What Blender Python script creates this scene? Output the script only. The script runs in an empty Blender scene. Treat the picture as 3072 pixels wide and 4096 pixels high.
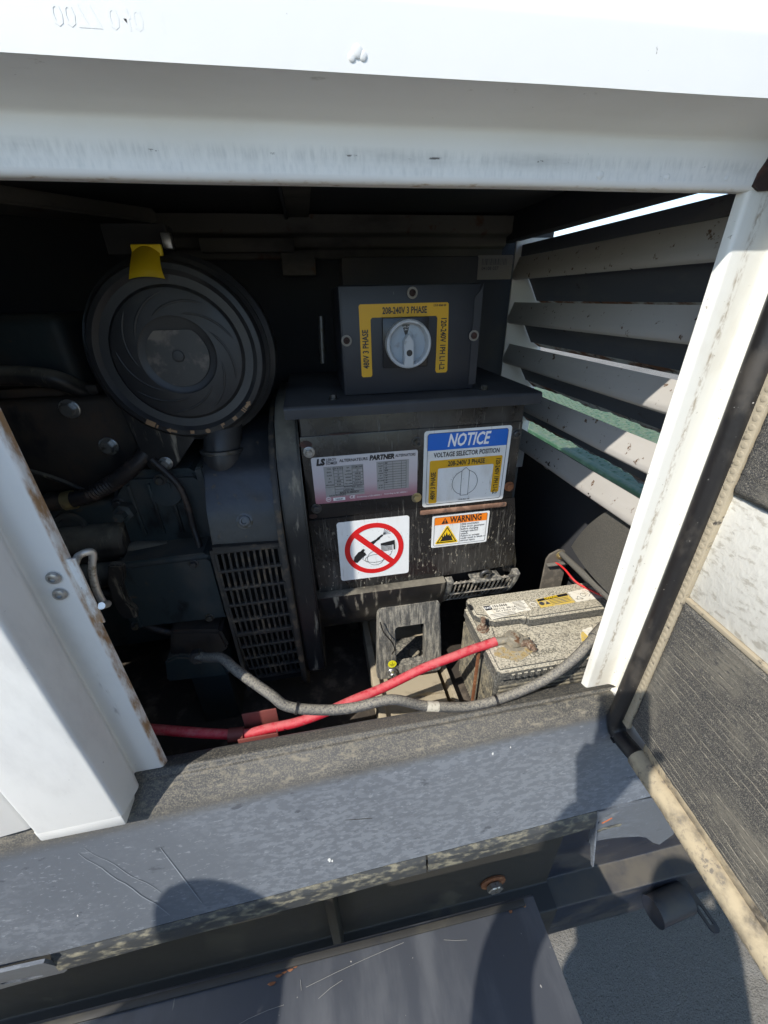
import bpy, bmesh, math, random
from mathutils import Vector, Matrix, noise
random.seed(7)
S = bpy.context.scene
COL = S.collection

# ------------------------------------------------------------------ camera
# world: X along the enclosure wall, Y into the compartment, Z up (metres); Y=0 is the plane of the door-frame flanges
CAM_LOC = Vector((0.0, -0.46, 1.45))
CR = Vector((0.984, -0.175, -0.020)); CF = Vector((0.145, 0.868, -0.474))
CF.normalize(); CR = (CR - CF * CR.dot(CF)).normalized(); CU = CR.cross(CF).normalized()
cd = bpy.data.cameras.new("camera"); cam = bpy.data.objects.new("camera", cd); COL.objects.link(cam)
cd.sensor_fit = 'VERTICAL'; cd.sensor_height = 36.0; cd.lens = 36.0 * 1595.0 / 4096.0
cd.clip_start = 0.01; cd.clip_end = 2000
m = Matrix((CR, CU, -CF)).transposed().to_4x4(); m.translation = CAM_LOC
cam.matrix_world = m
S.camera = cam

# ------------------------------------------------------------------ sky, sun, exposure
SUN = Vector((0.566, 0.411, -0.715)).normalized()          # direction the sunlight travels
w = bpy.data.worlds.new("World"); S.world = w; w.use_nodes = True
nt = w.node_tree; nt.nodes.clear()
sky = nt.nodes.new('ShaderNodeTexSky'); sky.sky_type = 'NISHITA'; sky.sun_disc = False; sky.dust_density = 0.25; sky.ozone_density = 1.7
sky.sun_elevation = math.asin(-SUN.z); sky.sun_rotation = math.atan2(-SUN.x, -SUN.y)
bg = nt.nodes.new('ShaderNodeBackground'); bg.inputs['Strength'].default_value = 0.15
out = nt.nodes.new('ShaderNodeOutputWorld')
nt.links.new(sky.outputs[0], bg.inputs[0]); nt.links.new(bg.outputs[0], out.inputs[0])
sd = bpy.data.lights.new("sun", 'SUN'); sd.energy = 3.3; sd.angle = math.radians(0.55); sd.color = (1.0, 0.955, 0.875)
so = bpy.data.objects.new("sun", sd); COL.objects.link(so); so.rotation_euler = SUN.to_track_quat('-Z', 'Y').to_euler()
S.view_settings.view_transform = 'Standard'; S.view_settings.look = 'None'
S.view_settings.exposure = 0.76; S.view_settings.gamma = 1.0; S.view_settings.use_curve_mapping = False
try:
    S.cycles.max_bounces = 7; S.cycles.diffuse_bounces = 4; S.cycles.use_adaptive_sampling = True; S.cycles.adaptive_threshold = 0.02; S.cycles.use_denoising = True
except Exception: pass

# ------------------------------------------------------------------ materials
def mat(name, base, rough=0.5, metal=0.0, layers=(), bump=None, bump2=None, rough_var=0.0, up_dust=None, coat=0.0, spec=0.5, ramp=None):
    """layers: (colour, scale, lo, hi, stretch(x,y,z), detail, roughness or None, band) painted over one another by noise masks.
    band: (axis, a, b, c, d) keeps a layer between b and c along that axis (stain with its own place)."""
    M = bpy.data.materials.new(name); M.use_nodes = True
    t = M.node_tree; N = t.nodes; L = t.links; N.clear()
    o = N.new('ShaderNodeOutputMaterial'); b = N.new('ShaderNodeBsdfPrincipled'); L.new(b.outputs[0], o.inputs[0])
    b.inputs['Metallic'].default_value = metal; b.inputs['Roughness'].default_value = rough
    b.inputs['Coat Weight'].default_value = coat; b.inputs['Specular IOR Level'].default_value = spec
    tc = N.new('ShaderNodeTexCoord')
    col = N.new('ShaderNodeRGB'); col.outputs[0].default_value = (*base, 1); cur = col.outputs[0]
    rv = N.new('ShaderNodeValue'); rv.outputs[0].default_value = rough; rcur = rv.outputs[0]
    if ramp:
        ax, pts = ramp
        sx = N.new('ShaderNodeSeparateXYZ'); L.new(tc.outputs['Object'], sx.inputs[0])
        mr = N.new('ShaderNodeMapRange'); mr.inputs[1].default_value = pts[0][0]; mr.inputs[2].default_value = pts[-1][0]
        L.new(sx.outputs[ax], mr.inputs[0])
        cr = N.new('ShaderNodeValToRGB'); e = cr.color_ramp.elements
        a, z = pts[0][0], pts[-1][0]
        e[0].position = 0; e[0].color = (*pts[0][1], 1); e[1].position = 1; e[1].color = (*pts[-1][1], 1)
        for p in pts[1:-1]:
            n = e.new((p[0] - a) / (z - a)); n.color = (*p[1], 1)
        L.new(mr.outputs[0], cr.inputs[0]); cur = cr.outputs[0]
    def mask(scale, lo, hi, st, det, seed, kind='noise'):
        mp = N.new('ShaderNodeMapping'); mp.inputs['Scale'].default_value = st; mp.inputs['Location'].default_value = (seed * 3.7, seed * 1.3, seed * 2.1)
        L.new(tc.outputs['Object'], mp.inputs[0])
        nz = N.new('ShaderNodeTexNoise'); nz.inputs['Scale'].default_value = scale; nz.inputs['Detail'].default_value = det; nz.inputs['Roughness'].default_value = 0.62
        L.new(mp.outputs[0], nz.inputs['Vector'])
        mr = N.new('ShaderNodeMapRange'); mr.interpolation_type = 'SMOOTHSTEP'; mr.inputs[1].default_value = lo; mr.inputs[2].default_value = hi
        L.new(nz.outputs['Fac'], mr.inputs[0]); return mr.outputs[0]
    for i, ly in enumerate(layers):
        c, sc, lo, hi, st, det, rg, band = (list(ly) + [None] * 8)[:8]
        f = mask(sc, lo, hi, st or (1, 1, 1), det if det is not None else 6, i + 1 + len(name) % 7)
        if band:
            ax, p0, p1, p2, p3 = band
            sx = N.new('ShaderNodeSeparateXYZ'); L.new(tc.outputs['Object'], sx.inputs[0])
            m1 = N.new('ShaderNodeMapRange'); m1.inputs[1].default_value = p0; m1.inputs[2].default_value = p1; L.new(sx.outputs[ax], m1.inputs[0])
            m2 = N.new('ShaderNodeMapRange'); m2.inputs[1].default_value = p3; m2.inputs[2].default_value = p2; L.new(sx.outputs[ax], m2.inputs[0])
            mm = N.new('ShaderNodeMath'); mm.operation = 'MULTIPLY'; L.new(m1.outputs[0], mm.inputs[0]); L.new(m2.outputs[0], mm.inputs[1])
            m3 = N.new('ShaderNodeMath'); m3.operation = 'MULTIPLY'; L.new(mm.outputs[0], m3.inputs[0]); L.new(f, m3.inputs[1]); f = m3.outputs[0]
        mx = N.new('ShaderNodeMix'); mx.data_type = 'RGBA'; L.new(f, mx.inputs['Factor']); L.new(cur, mx.inputs[6]); mx.inputs[7].default_value = (*c, 1); cur = mx.outputs[2]
        if rg is not None:
            mf = N.new('ShaderNodeMix'); L.new(f, mf.inputs[0]); L.new(rcur, mf.inputs[2]); mf.inputs[3].default_value = rg; rcur = mf.outputs[0]
    if up_dust:
        c, lo, hi, sc = up_dust[:4]
        g = N.new('ShaderNodeNewGeometry'); sx = N.new('ShaderNodeSeparateXYZ'); L.new(g.outputs['Normal'], sx.inputs[0])
        mr = N.new('ShaderNodeMapRange'); mr.inputs[1].default_value = lo; mr.inputs[2].default_value = hi; L.new(sx.outputs[2], mr.inputs[0])
        f = mask(sc, 0.30, 0.62, (1, 1, 1), 8, 5)
        mm = N.new('ShaderNodeMath'); mm.operation = 'MULTIPLY'; L.new(mr.outputs[0], mm.inputs[0]); L.new(f, mm.inputs[1])
        mx = N.new('ShaderNodeMix'); mx.data_type = 'RGBA'; L.new(mm.outputs[0], mx.inputs['Factor']); L.new(cur, mx.inputs[6]); mx.inputs[7].default_value = (*c, 1); cur = mx.outputs[2]
        mf = N.new('ShaderNodeMix'); L.new(mm.outputs[0], mf.inputs[0]); L.new(rcur, mf.inputs[2]); mf.inputs[3].default_value = 0.9; rcur = mf.outputs[0]
    if rough_var:
        f = mask(9, 0.3, 0.7, (1, 1, 1), 6, 9)
        mr = N.new('ShaderNodeMapRange'); mr.inputs[3].default_value = -rough_var; mr.inputs[4].default_value = rough_var; L.new(f, mr.inputs[0])
        ad = N.new('ShaderNodeMath'); ad.operation = 'ADD'; ad.use_clamp = True; L.new(rcur, ad.inputs[0]); L.new(mr.outputs[0], ad.inputs[1]); rcur = ad.outputs[0]
    L.new(cur, b.inputs['Base Color']); L.new(rcur, b.inputs['Roughness'])
    prev = None
    for bp in (bump, bump2):
        if not bp: continue
        sc, st, dist = bp[:3]
        mp = N.new('ShaderNodeMapping'); mp.inputs['Scale'].default_value = bp[3] if len(bp) > 3 else (1, 1, 1); L.new(tc.outputs['Object'], mp.inputs[0])
        nz = N.new('ShaderNodeTexNoise'); nz.inputs['Scale'].default_value = sc; nz.inputs['Detail'].default_value = 5; L.new(mp.outputs[0], nz.inputs['Vector'])
        bn = N.new('ShaderNodeBump'); bn.inputs['Strength'].default_value = st; bn.inputs['Distance'].default_value = dist
        L.new(nz.outputs['Fac'], bn.inputs['Height'])
        if prev: L.new(prev, bn.inputs['Normal'])
        prev = bn.outputs[0]
    if prev: L.new(prev, b.inputs['Normal'])
    return M

DUST = (0.36, 0.30, 0.21)
RUST = (0.22, 0.08, 0.03)
M = {}
M['white'] = mat('white_paint', (0.74, 0.725, 0.68), 0.38, layers=[((0.70, 0.69, 0.65), 3, .46, .76, (1, 1, 1), 7, .42), ((0.35, 0.33, 0.29), 140, .765, .80, (1, 1, 1), 2, .6), ((0.60, 0.55, 0.42), 14, .74, .80, (1, 1, .5), 5, .5)],
                 bump=(4, .20, .008), bump2=(30, .06, .001), rough_var=.08)
M['white_frame'] = mat('white_frame_paint', (0.81, 0.80, 0.77), 0.33,
                 layers=[((0.74, 0.73, 0.69), 5, .46, .74, (.5, 1, 1), 8, .45), ((0.62, 0.62, 0.60), 420, .32, .80, (.6, 1, .12), 6, .55, (2, 1.552, 1.5585, 1.562, 1.568)), ((0.56, 0.56, 0.54), 18, .50, .78, (.35, 1, 1.5), 9, .55, (2, 1.552, 1.5585, 1.562, 1.568)),
                         ((0.14, 0.13, 0.12), 150, .63, .69, (.4, 1, .8), 5, .8, (2, 1.5595, 1.5602, 1.5610, 1.5618)),
                         ((0.68, 0.68, 0.66), 420, .36, .80, (.6, 1, .15), 6, .5, (2, 1.546, 1.549, 1.553, 1.556)),
                         ((0.34, 0.31, 0.26), 90, .60, .72, (.5, 1, 1), 9, .8, (2, 1.5910, 1.593, 1.5950, 1.597)), ((0.32, 0.29, 0.24), 170, .755, .79, (1, 1, 1), 3, .8),
                         ((0.38, 0.26, 0.14), 140, .50, .74, (.4, 1, 1), 8, .85, (2, 1.5385, 1.5405, 1.5425, 1.5440))],
                 bump=(5, .14, .005), bump2=(60, .08, .0009), rough_var=.06)
M['white_left'] = mat('white_left_pillar_paint', (0.80, 0.79, 0.75), 0.36,
                 layers=[((0.62, 0.61, 0.58), 5, .52, .72, (1, 1, .4), 8, .5), ((0.40, 0.38, 0.36), 40, .58, .68, (1, 1, .2), 8, .6, (0, -.352, -.348, -.344, -.340)),
                         ((0.36, 0.21, 0.10), 60, .40, .62, (1, 1, .3), 8, .85, (0, -.3222, -.3200, -.31, -.30)), ((0.25, 0.24, 0.22), 150, .73, .79, (1, 1, 1), 2)],
                 bump=(4, .10, .004), bump2=(150, .06, .0008))
M['white_right'] = mat('white_right_pillar_paint', (0.80, 0.79, 0.73), 0.42,
                 layers=[((0.68, 0.65, 0.57), 7, .50, .72, (1, 1, .5), 8, .55), ((0.42, 0.36, 0.28), 150, .42, .62, (1, 1, .45), 9, .8, (0, .4970, .5010, .5040, .509)),
                         ((0.40, 0.36, 0.30), 110, .64, .72, (1, 1, 1), 6, .7)],
                 bump=(70, .22, .0012), bump2=(9, .10, .004))
M['louvre'] = mat('louvre_paint', (0.47, 0.445, 0.41), 0.5, layers=[((0.40, 0.375, 0.34), 6, .42, .7, (1, .3, 1), 8, .6), ((0.12, 0.07, 0.04), 60, .62, .68, (1, 1, 1), 6, .9), ((0.03, 0.02, 0.015), 26, .69, .72, (1, 1, 1), 3, .95)], bump=(60, .12, .001))  # white slat paint, darkened to grey-brown so the colour carries its shade
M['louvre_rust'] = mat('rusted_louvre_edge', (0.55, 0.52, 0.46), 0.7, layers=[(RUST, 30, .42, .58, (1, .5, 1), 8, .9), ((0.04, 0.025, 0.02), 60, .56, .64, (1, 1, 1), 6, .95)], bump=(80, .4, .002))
M['louvre_shade'] = mat('dark_louvre_lining', (0.095, 0.099, 0.112), 0.7, layers=[((0.14, 0.135, 0.13), 8, .5, .7, (1, .4, 1), 6), ((0.05, 0.035, 0.028), 30, .62, .72, (1, .5, 1), 6)], bump=(50, .2, .001))  # shade of the louvre gaps put into the blade colour
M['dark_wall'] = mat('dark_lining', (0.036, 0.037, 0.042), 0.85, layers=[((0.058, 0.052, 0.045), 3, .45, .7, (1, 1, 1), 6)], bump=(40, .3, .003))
M['ceil_rail'] = mat('dull_rail_paint', (0.13, 0.115, 0.095), 0.7, layers=[((0.05, 0.045, 0.04), 7, .5, .7, (.4, 1, 1), 7), ((0.10, 0.05, 0.03), 20, .6, .7, (1, 1, 1), 6)], bump=(40, .15, .001))
M['black_smooth'] = mat('black_powder_coat', (0.020, 0.022, 0.028), 0.46, layers=[((0.038, 0.040, 0.046), 7, .45, .72, (1, 1, .7), 8, .62), ((0.10, 0.10, 0.10), 90, .70, .76, (1, 1, .4), 4, .7)], bump=(320, .10, .0005), up_dust=((0.075, 0.072, 0.068), .3, .9, 6))
M['black_box'] = mat('black_gloss_dirty', (0.013, 0.012, 0.012), 0.24,
                 layers=[((0.042, 0.040, 0.037), 9, .45, .68, (1, 1, .6), 9, .42), ((0.115, 0.110, 0.098), 150, .54, .70, (1.6, 1, .12), 10, .60, (2, .84, .90, 1.03, 1.075)), ((0.22, 0.21, 0.185), 90, .62, .72, (2.2, 1, .14), 8, .7, (0, .08, .22, .40, .50)),
                         ((0.07, 0.032, 0.02), 20, .70, .76, (1, 1, 1), 8, .8), ((0.30, 0.27, 0.21), 190, .60, .70, (1, 1, .4), 4, .8, (2, .86, .90, 1.0, 1.07))],
                 bump=(45, .25, .0016), bump2=(200, .12, .0006))
M['black_body'] = mat('black_body_dirty', (0.014, 0.014, 0.015), 0.38, layers=[((0.06, 0.05, 0.042), 8, .48, .7, (1, 1, .5), 9, .6), ((0.24, 0.21, 0.16), 42, .56, .68, (1.4, 1, .2), 10, .8)], bump=(50, .3, .002), up_dust=((0.20, 0.18, 0.14), .1, .9, 10))
M['cast_dusty'] = mat('dusty_cast_iron', (0.085, 0.083, 0.077), 0.55, layers=[((0.32, 0.295, 0.24), 90, .42, .62, (1.6, 1.6, .16), 10, .85), ((0.17, 0.16, 0.135), 300, .46, .68, (1, 1, .6), 5, .85)], bump=(70, .35, .002))
M['foot_beam'] = mat('tan_dusty_steel', (0.40, 0.34, 0.24), 0.8, layers=[((0.25, 0.21, 0.15), 14, .5, .7, (1, 1, 1), 8), ((0.06, 0.05, 0.045), 60, .66, .74, (1, 1, 1), 6)], bump=(90, .3, .001))
M['floor'] = mat('dark_tray_floor', (0.045, 0.036, 0.028), 0.8, layers=[((0.15, 0.12, 0.09), 14, .5, .68, (1, 1, 1), 8)], bump=(60, .4, .003))
M['adaptor'] = mat('adaptor_black_paint', (0.020, 0.021, 0.024), 0.36, layers=[((0.05, 0.046, 0.042), 12, .5, .7, (1, 1, 1), 9, .6), ((0.10, 0.08, 0.055), 60, .64, .72, (1, 1, .6), 6, .8)], bump=(60, .35, .002))
M['grille'] = mat('grille_bars', (0.032, 0.029, 0.026), 0.6, layers=[((0.12, 0.09, 0.06), 30, .52, .66, (1, 1, 1), 8, .85)], bump=(120, .3, .001))
M['grille_dusty'] = mat('dusty_grille_bars', (0.06, 0.056, 0.05), 0.65, layers=[((0.33, 0.29, 0.23), 40, .38, .56, (1, 1, 1), 8, .9)], bump=(120, .3, .001))
M['void_shade'] = mat('dark_interior', (0.006, 0.006, 0.007), 0.95)  # near-black, the shade inside vents, notches and slots put into colour
M['teal'] = mat('teal_engine_paint', (0.026, 0.038, 0.042), 0.48, layers=[((0.060, 0.057, 0.052), 10, .46, .7, (1, 1, .6), 9, .75), ((0.09, 0.068, 0.048), 26, .64, .72, (1, 1, 1), 8, .85), ((0.012, 0.014, 0.016), 16, .58, .68, (1, 1, .5), 7, .35)], bump=(40, .35, .0025), up_dust=((0.10, 0.09, 0.07), .3, .9, 9))
M['brown_engine'] = mat('oily_brown_block', (0.040, 0.033, 0.028), 0.55, layers=[((0.07, 0.048, 0.034), 9, .5, .7, (1, 1, 1), 9, .75), ((0.016, 0.016, 0.017), 18, .52, .68, (1, 1, .5), 7, .4)], bump=(35, .4, .003))
M['plastic'] = mat('black_filter_plastic', (0.018, 0.018, 0.020), 0.42, layers=[((0.04, 0.038, 0.036), 11, .48, .7, (1, 1, 1), 8, .6)], bump=(140, .08, .0006))
M['plastic_hub'] = mat('dusty_filter_hub', (0.042, 0.039, 0.036), 0.5, layers=[((0.17, 0.145, 0.12), 26, .5, .66, (1, 1, 1), 9, .7)], bump=(90, .1, .0006))
M['yellow_rubber'] = mat('yellow_rubber', (0.82, 0.58, 0.012), 0.5, layers=[((0.60, 0.40, 0.02), 20, .56, .74, (1, 1, 1), 6, .6)], bump=(60, .15, .001))
M['print_tan'] = mat('tan_print', (0.28, 0.17, 0.09), 0.6)
M['steel'] = mat('zinc_steel', (0.46, 0.46, 0.45), 0.34, metal=.9, layers=[((0.20, 0.18, 0.15), 60, .52, .66, (1, 1, 1), 6, .6)], bump=(150, .15, .0006))
M['bolt_dark'] = mat('oily_bolt', (0.09, 0.09, 0.09), 0.42, metal=.7, layers=[((0.10, 0.085, 0.06), 60, .5, .64, (1, 1, 1), 6, .8)])
M['chrome'] = mat('plated_wire', (0.74, 0.70, 0.62), 0.28, metal=.55, layers=[((0.36, 0.31, 0.23), 50, .54, .66, (1, 1, 1), 6, .55)])
M['brass'] = mat('yellow_zinc', (0.50, 0.40, 0.20), 0.4, metal=.8, layers=[((0.30, 0.25, 0.16), 60, .5, .66, (1, 1, 1), 6, .75)])
M['rust'] = mat('rusted_steel', (0.20, 0.075, 0.03), 0.85, layers=[((0.34, 0.16, 0.07), 60, .5, .66, (1, 1, 1), 8), ((0.06, 0.03, 0.02), 40, .6, .7, (1, 1, 1), 6)], bump=(160, .5, .002))
M['rust_dull'] = mat('dull_rust', (0.13, 0.075, 0.048), 0.9, layers=[((0.30, 0.25, 0.18), 160, .46, .64, (1, 1, 1), 8), ((0.20, 0.10, 0.05), 60, .56, .68, (1, 1, 1), 6)], bump=(200, .5, .0015))
M['rust_dark'] = mat('dark_rust_patch', (0.035, 0.018, 0.015), 0.8, layers=[((0.07, 0.03, 0.022), 60, .5, .66, (1, 1, 1), 8)], bump=(160, .4, .002))
M['battery'] = mat('dusty_battery_case', (0.045, 0.045, 0.043), 0.6, layers=[((0.16, 0.15, 0.125), 240, .36, .64, (1, 1, 1), 6, .9)], bump=(300, .25, .0010), up_dust=((0.52, 0.47, 0.36), .1, .8, 300))
M['battery_rib'] = mat('dusty_battery_rib', (0.13, 0.12, 0.095), 0.75, layers=[((0.30, 0.26, 0.18), 60, .40, .62, (1, 1, 1), 8, .9), ((0.03, 0.03, 0.028), 30, .62, .70, (1, 1, 1), 6)], bump=(150, .2, .001))
M['ochre'] = mat('ochre_corrosion', (0.34, 0.25, 0.11), 0.9, layers=[((0.33, 0.29, 0.21), 120, .42, .6, (1, 1, 1), 8), ((0.12, 0.10, 0.07), 260, .56, .66, (1, 1, 1), 5)], bump=(260, .5, .0015))
M['lead'] = mat('dusty_lead', (0.30, 0.27, 0.21), 0.6, metal=.35, layers=[((0.40, 0.34, 0.24), 80, .48, .64, (1, 1, 1), 8, .9), ((0.16, 0.08, 0.04), 40, .58, .68, (1, 1, 1), 8, .9)], bump=(160, .3, .001))
M['red_cable'] = mat('red_cable_jacket', (0.46, 0.018, 0.034), 0.50, layers=[((0.46, 0.10, 0.10), 40, .52, .72, (1, 1, 1), 8, .7), ((0.33, 0.20, 0.16), 240, .62, .72, (1, 1, 1), 4, .9), ((0.10, 0.03, 0.03), 60, .68, .74, (1, 1, 1), 5, .8)], bump=(140, .14, .0008), up_dust=((0.52, 0.12, 0.12), .2, .95, 90))
M['red_wire'] = mat('thin_red_wire', (0.60, 0.025, 0.025), 0.45)
M['black_cable'] = mat('dusty_black_cable', (0.055, 0.055, 0.058), 0.5, layers=[((0.15, 0.14, 0.12), 260, .48, .66, (1, 1, 1), 6, .85)], bump=(240, .12, .0006), up_dust=((0.27, 0.245, 0.195), .0, .9, 300))
M['red_boot'] = mat('faded_red_boot', (0.20, 0.055, 0.045), 0.65, bump=(90, .2, .001))
M['hose'] = mat('oily_hose', (0.022, 0.018, 0.018), 0.5, layers=[((0.08, 0.055, 0.04), 30, .52, .66, (1, 1, 1), 7, .7)], bump=(60, .3, .001))
M['paper'] = mat('white_vinyl', (0.76, 0.77, 0.765), 0.30, layers=[((0.60, 0.585, 0.54), 12, .46, .74, (1, 1, .4), 9, .55), ((0.45, 0.42, 0.36), 60, .60, .74, (1.6, 1, .25), 8, .7), ((0.22, 0.20, 0.17), 240, .68, .75, (1, 1, 1), 3, .7)], bump=(40, .06, .0006))
M['paper_yellowed'] = mat('dusty_white_vinyl', (0.74, 0.70, 0.60), 0.6, layers=[((0.52, 0.46, 0.35), 90, .52, .70, (1, 1, 1), 8, .9)])
M['ink'] = mat('black_print', (0.014, 0.014, 0.016), 0.4)
M['ink_grey'] = mat('grey_print', (0.06, 0.06, 0.065), 0.4)
M['ink_white'] = mat('white_print', (0.82, 0.82, 0.82), 0.35)
M['blue'] = mat('blue_print', (0.008, 0.13, 0.55), 0.28)
M['orange_yellow'] = mat('amber_print', (0.66, 0.36, 0.01), 0.32, layers=[((0.50, 0.30, 0.05), 30, .58, .72, (1, 1, 1), 7)])
M['amber_sticker'] = mat('amber_sticker', (0.68, 0.37, 0.008), 0.42, layers=[((0.56, 0.33, 0.04), 26, .56, .72, (1, 1, 1), 8, .55)])
M['orange'] = mat('orange_print', (0.80, 0.20, 0.008), 0.35)
M['yellow_print'] = mat('yellow_print', (0.80, 0.52, 0.01), 0.35)
M['yellow_dirty'] = mat('dusty_yellow_print', (0.62, 0.44, 0.09), 0.6, layers=[((0.45, 0.36, 0.20), 70, .48, .64, (1, 1, 1), 8, .9)])
M['yellow_dot'] = mat('ground_symbol_yellow', (0.72, 0.66, 0.02), 0.4)
M['red_print'] = mat('red_print', (0.62, 0.012, 0.014), 0.32)
M['nameplate'] = mat('nameplate_print', (0.6, 0.6, 0.6), 0.32, metal=.25, ramp=(2, [(1.098, (0.34, 0.15, 0.19)), (1.108, (0.40, 0.19, 0.23)), (1.135, (0.52, 0.44, 0.48)), (1.165, (0.56, 0.53, 0.57)), (1.198, (0.58, 0.58, 0.60))]), bump=(60, .05, .0005))
M['plate_grey'] = mat('nameplate_grey', (0.34, 0.34, 0.34), 0.4, metal=.3, layers=[((0.48, 0.45, 0.40), 40, .60, .72, (1, 1, 1), 8)])
M['knob'] = mat('grey_knob_plastic', (0.46, 0.48, 0.50), 0.42, layers=[((0.32, 0.32, 0.31), 40, .55, .7, (1, 1, 1), 8, .6)], bump=(120, .06, .0005))
M['knob_dish'] = mat('blue_grey_dish', (0.33, 0.38, 0.43), 0.45, layers=[((0.24, 0.25, 0.26), 50, .55, .7, (1, 1, 1), 8, .6)])
M['sill'] = mat('faded_black_sill_paint', (0.118, 0.130, 0.148), 0.30,
                layers=[((0.154, 0.170, 0.192), 190, .47, .56, (.32, 1, .8), 5, .38), ((0.108, 0.120, 0.137), 3.2, .47, .62, (.6, 1, 1), 6, .28), ((0.185, 0.203, 0.226), 300, .60, .68, (.30, 1, .8), 3, .42), ((0.075, 0.083, 0.097), 50, .64, .71, (.45, 1, 1), 5, .28),
                        ((0.072, 0.070, 0.066), 9, .0, .1, (1, 1, 1), 2, .5, (1, -.058, -.049, .02, .03)), ((0.045, 0.045, 0.044), 14, .48, .64, (.25, 1, 1), 8, .5, (1, -.056, -.047, .02, .03)), ((0.20, 0.18, 0.14), 420, .42, .72, (.8, 1, 1), 5, .9, (1, -.056, -.044, .02, .03)), ((0.23, 0.205, 0.155), 110, .48, .76, (.5, 1, 1), 8, .9, (1, -.054, -.042, -.012, .0))],
                bump=(160, .06, .0005), bump2=(5, .16, .008))
M['sill_band'] = mat('dusty_sill_flange', (0.055, 0.058, 0.060), 0.5, layers=[((0.25, 0.23, 0.165), 90, .46, .70, (.5, 1, 1), 9, .9)], bump=(80, .3, .001))
M['chassis'] = mat('chassis_dark_paint', (0.030, 0.028, 0.024), 0.6, layers=[((0.060, 0.054, 0.040), 9, .50, .72, (1, 1, .6), 8, .8), ((0.02, 0.02, 0.022), 14, .58, .7, (1, 1, 1), 7, .5)], bump=(50, .25, .002))
M['chassis_blue'] = mat('chassis_blue_black', (0.020, 0.024, 0.036), 0.32, layers=[((0.06, 0.055, 0.05), 7, .46, .66, (.5, 1, 1), 8, .75)], bump=(60, .15, .001), up_dust=((0.10, 0.088, 0.07), .4, .9, 8))
M['fender'] = mat('scratched_fender_paint', (0.052, 0.056, 0.065), 0.40, layers=[((0.088, 0.092, 0.10), 12, .45, .68, (1, .25, 1), 9, .5), ((0.35, 0.33, 0.30), 130, .735, .77, (1, .6, 1), 2, .7), ((0.27, 0.26, 0.23), 60, .70, .735, (1, .12, 1), 3, .7)], bump=(40, .12, .001, (1, .3, 1)))
M['scratch'] = mat('bare_scratch', (0.22, 0.215, 0.20), 0.6)
M['asphalt'] = mat('asphalt', (0.200, 0.185, 0.160), 0.92, layers=[((0.27, 0.25, 0.22), 240, .50, .66, (1, 1, 1), 6), ((0.085, 0.080, 0.074), 200, .56, .66, (1, 1, 1), 6), ((0.50, 0.47, 0.41), 480, .68, .73, (1, 1, 1), 3), ((0.17, 0.157, 0.136), 1.2, .45, .65, (1, 1, 1), 5), ((0.235, 0.22, 0.195), 9, .55, .7, (1, 1, 1), 7)], bump=(330, 1.0, .007), bump2=(90, .6, .008))
M['rubber'] = mat('black_rubber_seal', (0.018, 0.017, 0.017), 0.34, layers=[((0.055, 0.048, 0.04), 26, .46, .66, (1, 1, .5), 8, .6), ((0.42, 0.40, 0.36), 190, .70, .75, (1, 1, 1), 3, .6)], bump=(150, .3, .001))
M['rubber_dusty'] = mat('dusty_rubber_seal', (0.045, 0.040, 0.036), 0.75, layers=[((0.40, 0.33, 0.22), 16, .34, .56, (1, 1, 1.2), 10, .9), ((0.16, 0.14, 0.115), 140, .5, .62, (1, 1, 1), 6)], bump=(140, .3, .001), up_dust=((0.46, 0.38, 0.25), -.3, .5, 30))
M['piping'] = mat('dusty_piping', (0.40, 0.34, 0.24), 0.85, layers=[((0.07, 0.062, 0.052), 70, .56, .68, (1, 1, 1), 8)], bump=(120, .3, .001))
M['foam'] = mat('dusty_black_foam', (0.036, 0.036, 0.038), 0.8,
                layers=[((0.27, 0.245, 0.195), 900, .44, .68, (1, .8, 1.1), 3, .95), ((0.17, 0.155, 0.125), 9, .48, .70, (1, 1, 1), 6, .95), ((0.060, 0.058, 0.056), 260, .54, .66, (1, .45, 1.6), 5, .9)], bump=(300, .5, .0015, (1, .5, 1.6)))
M['foam_ridge'] = mat('dusty_foam_ridge', (0.17, 0.155, 0.125), 0.9, layers=[((0.30, 0.27, 0.21), 200, .44, .66, (1, 1, 1), 6), ((0.03, 0.03, 0.03), 60, .58, .68, (1, .6, 1), 6)], bump=(160, .5, .002))
M['door_white'] = mat('gritty_white_door', (0.72, 0.70, 0.63), 0.55, layers=[((0.50, 0.47, 0.40), 80, .52, .66, (1, .6, 1.3), 8, .8), ((0.22, 0.20, 0.17), 60, .68, .74, (1, .4, 1), 5, .8)], bump=(110, .4, .002))
M['duct'] = mat('dusty_duct_rubber', (0.13, 0.124, 0.11), 0.8, layers=[((0.19, 0.175, 0.145), 420, .42, .66, (1, 1, 1), 4, .9)], bump=(300, .2, .0008))
M['green'] = mat('weathered_green_paint', (0.024, 0.085, 0.036), 0.5, layers=[((0.09, 0.16, 0.10), 22, .54, .68, (1, .5, 1), 9, .8), ((0.36, 0.15, 0.06), 40, .70, .75, (1, .6, 1), 5)], bump=(60, .3, .002), up_dust=((0.13, 0.16, 0.10), .4, .9, 30))
M['red_lens'] = mat('red_lens', (0.45, 0.01, 0.012), 0.2)
M['skin'] = mat('skin', (0.50, 0.31, 0.23), 0.5); M['shirt'] = mat('grey_shirt', (0.20, 0.21, 0.23), 0.85, bump=(60, .2, .002)); M['hair'] = mat('dark_hair', (0.03, 0.022, 0.018), 0.6)
M['trousers'] = mat('dark_trousers', (0.05, 0.055, 0.075), 0.85); M['vest'] = mat('navy_jacket', (0.03, 0.04, 0.07), 0.8); M['phone'] = mat('phone_shell', (0.02, 0.02, 0.022), 0.25)

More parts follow.
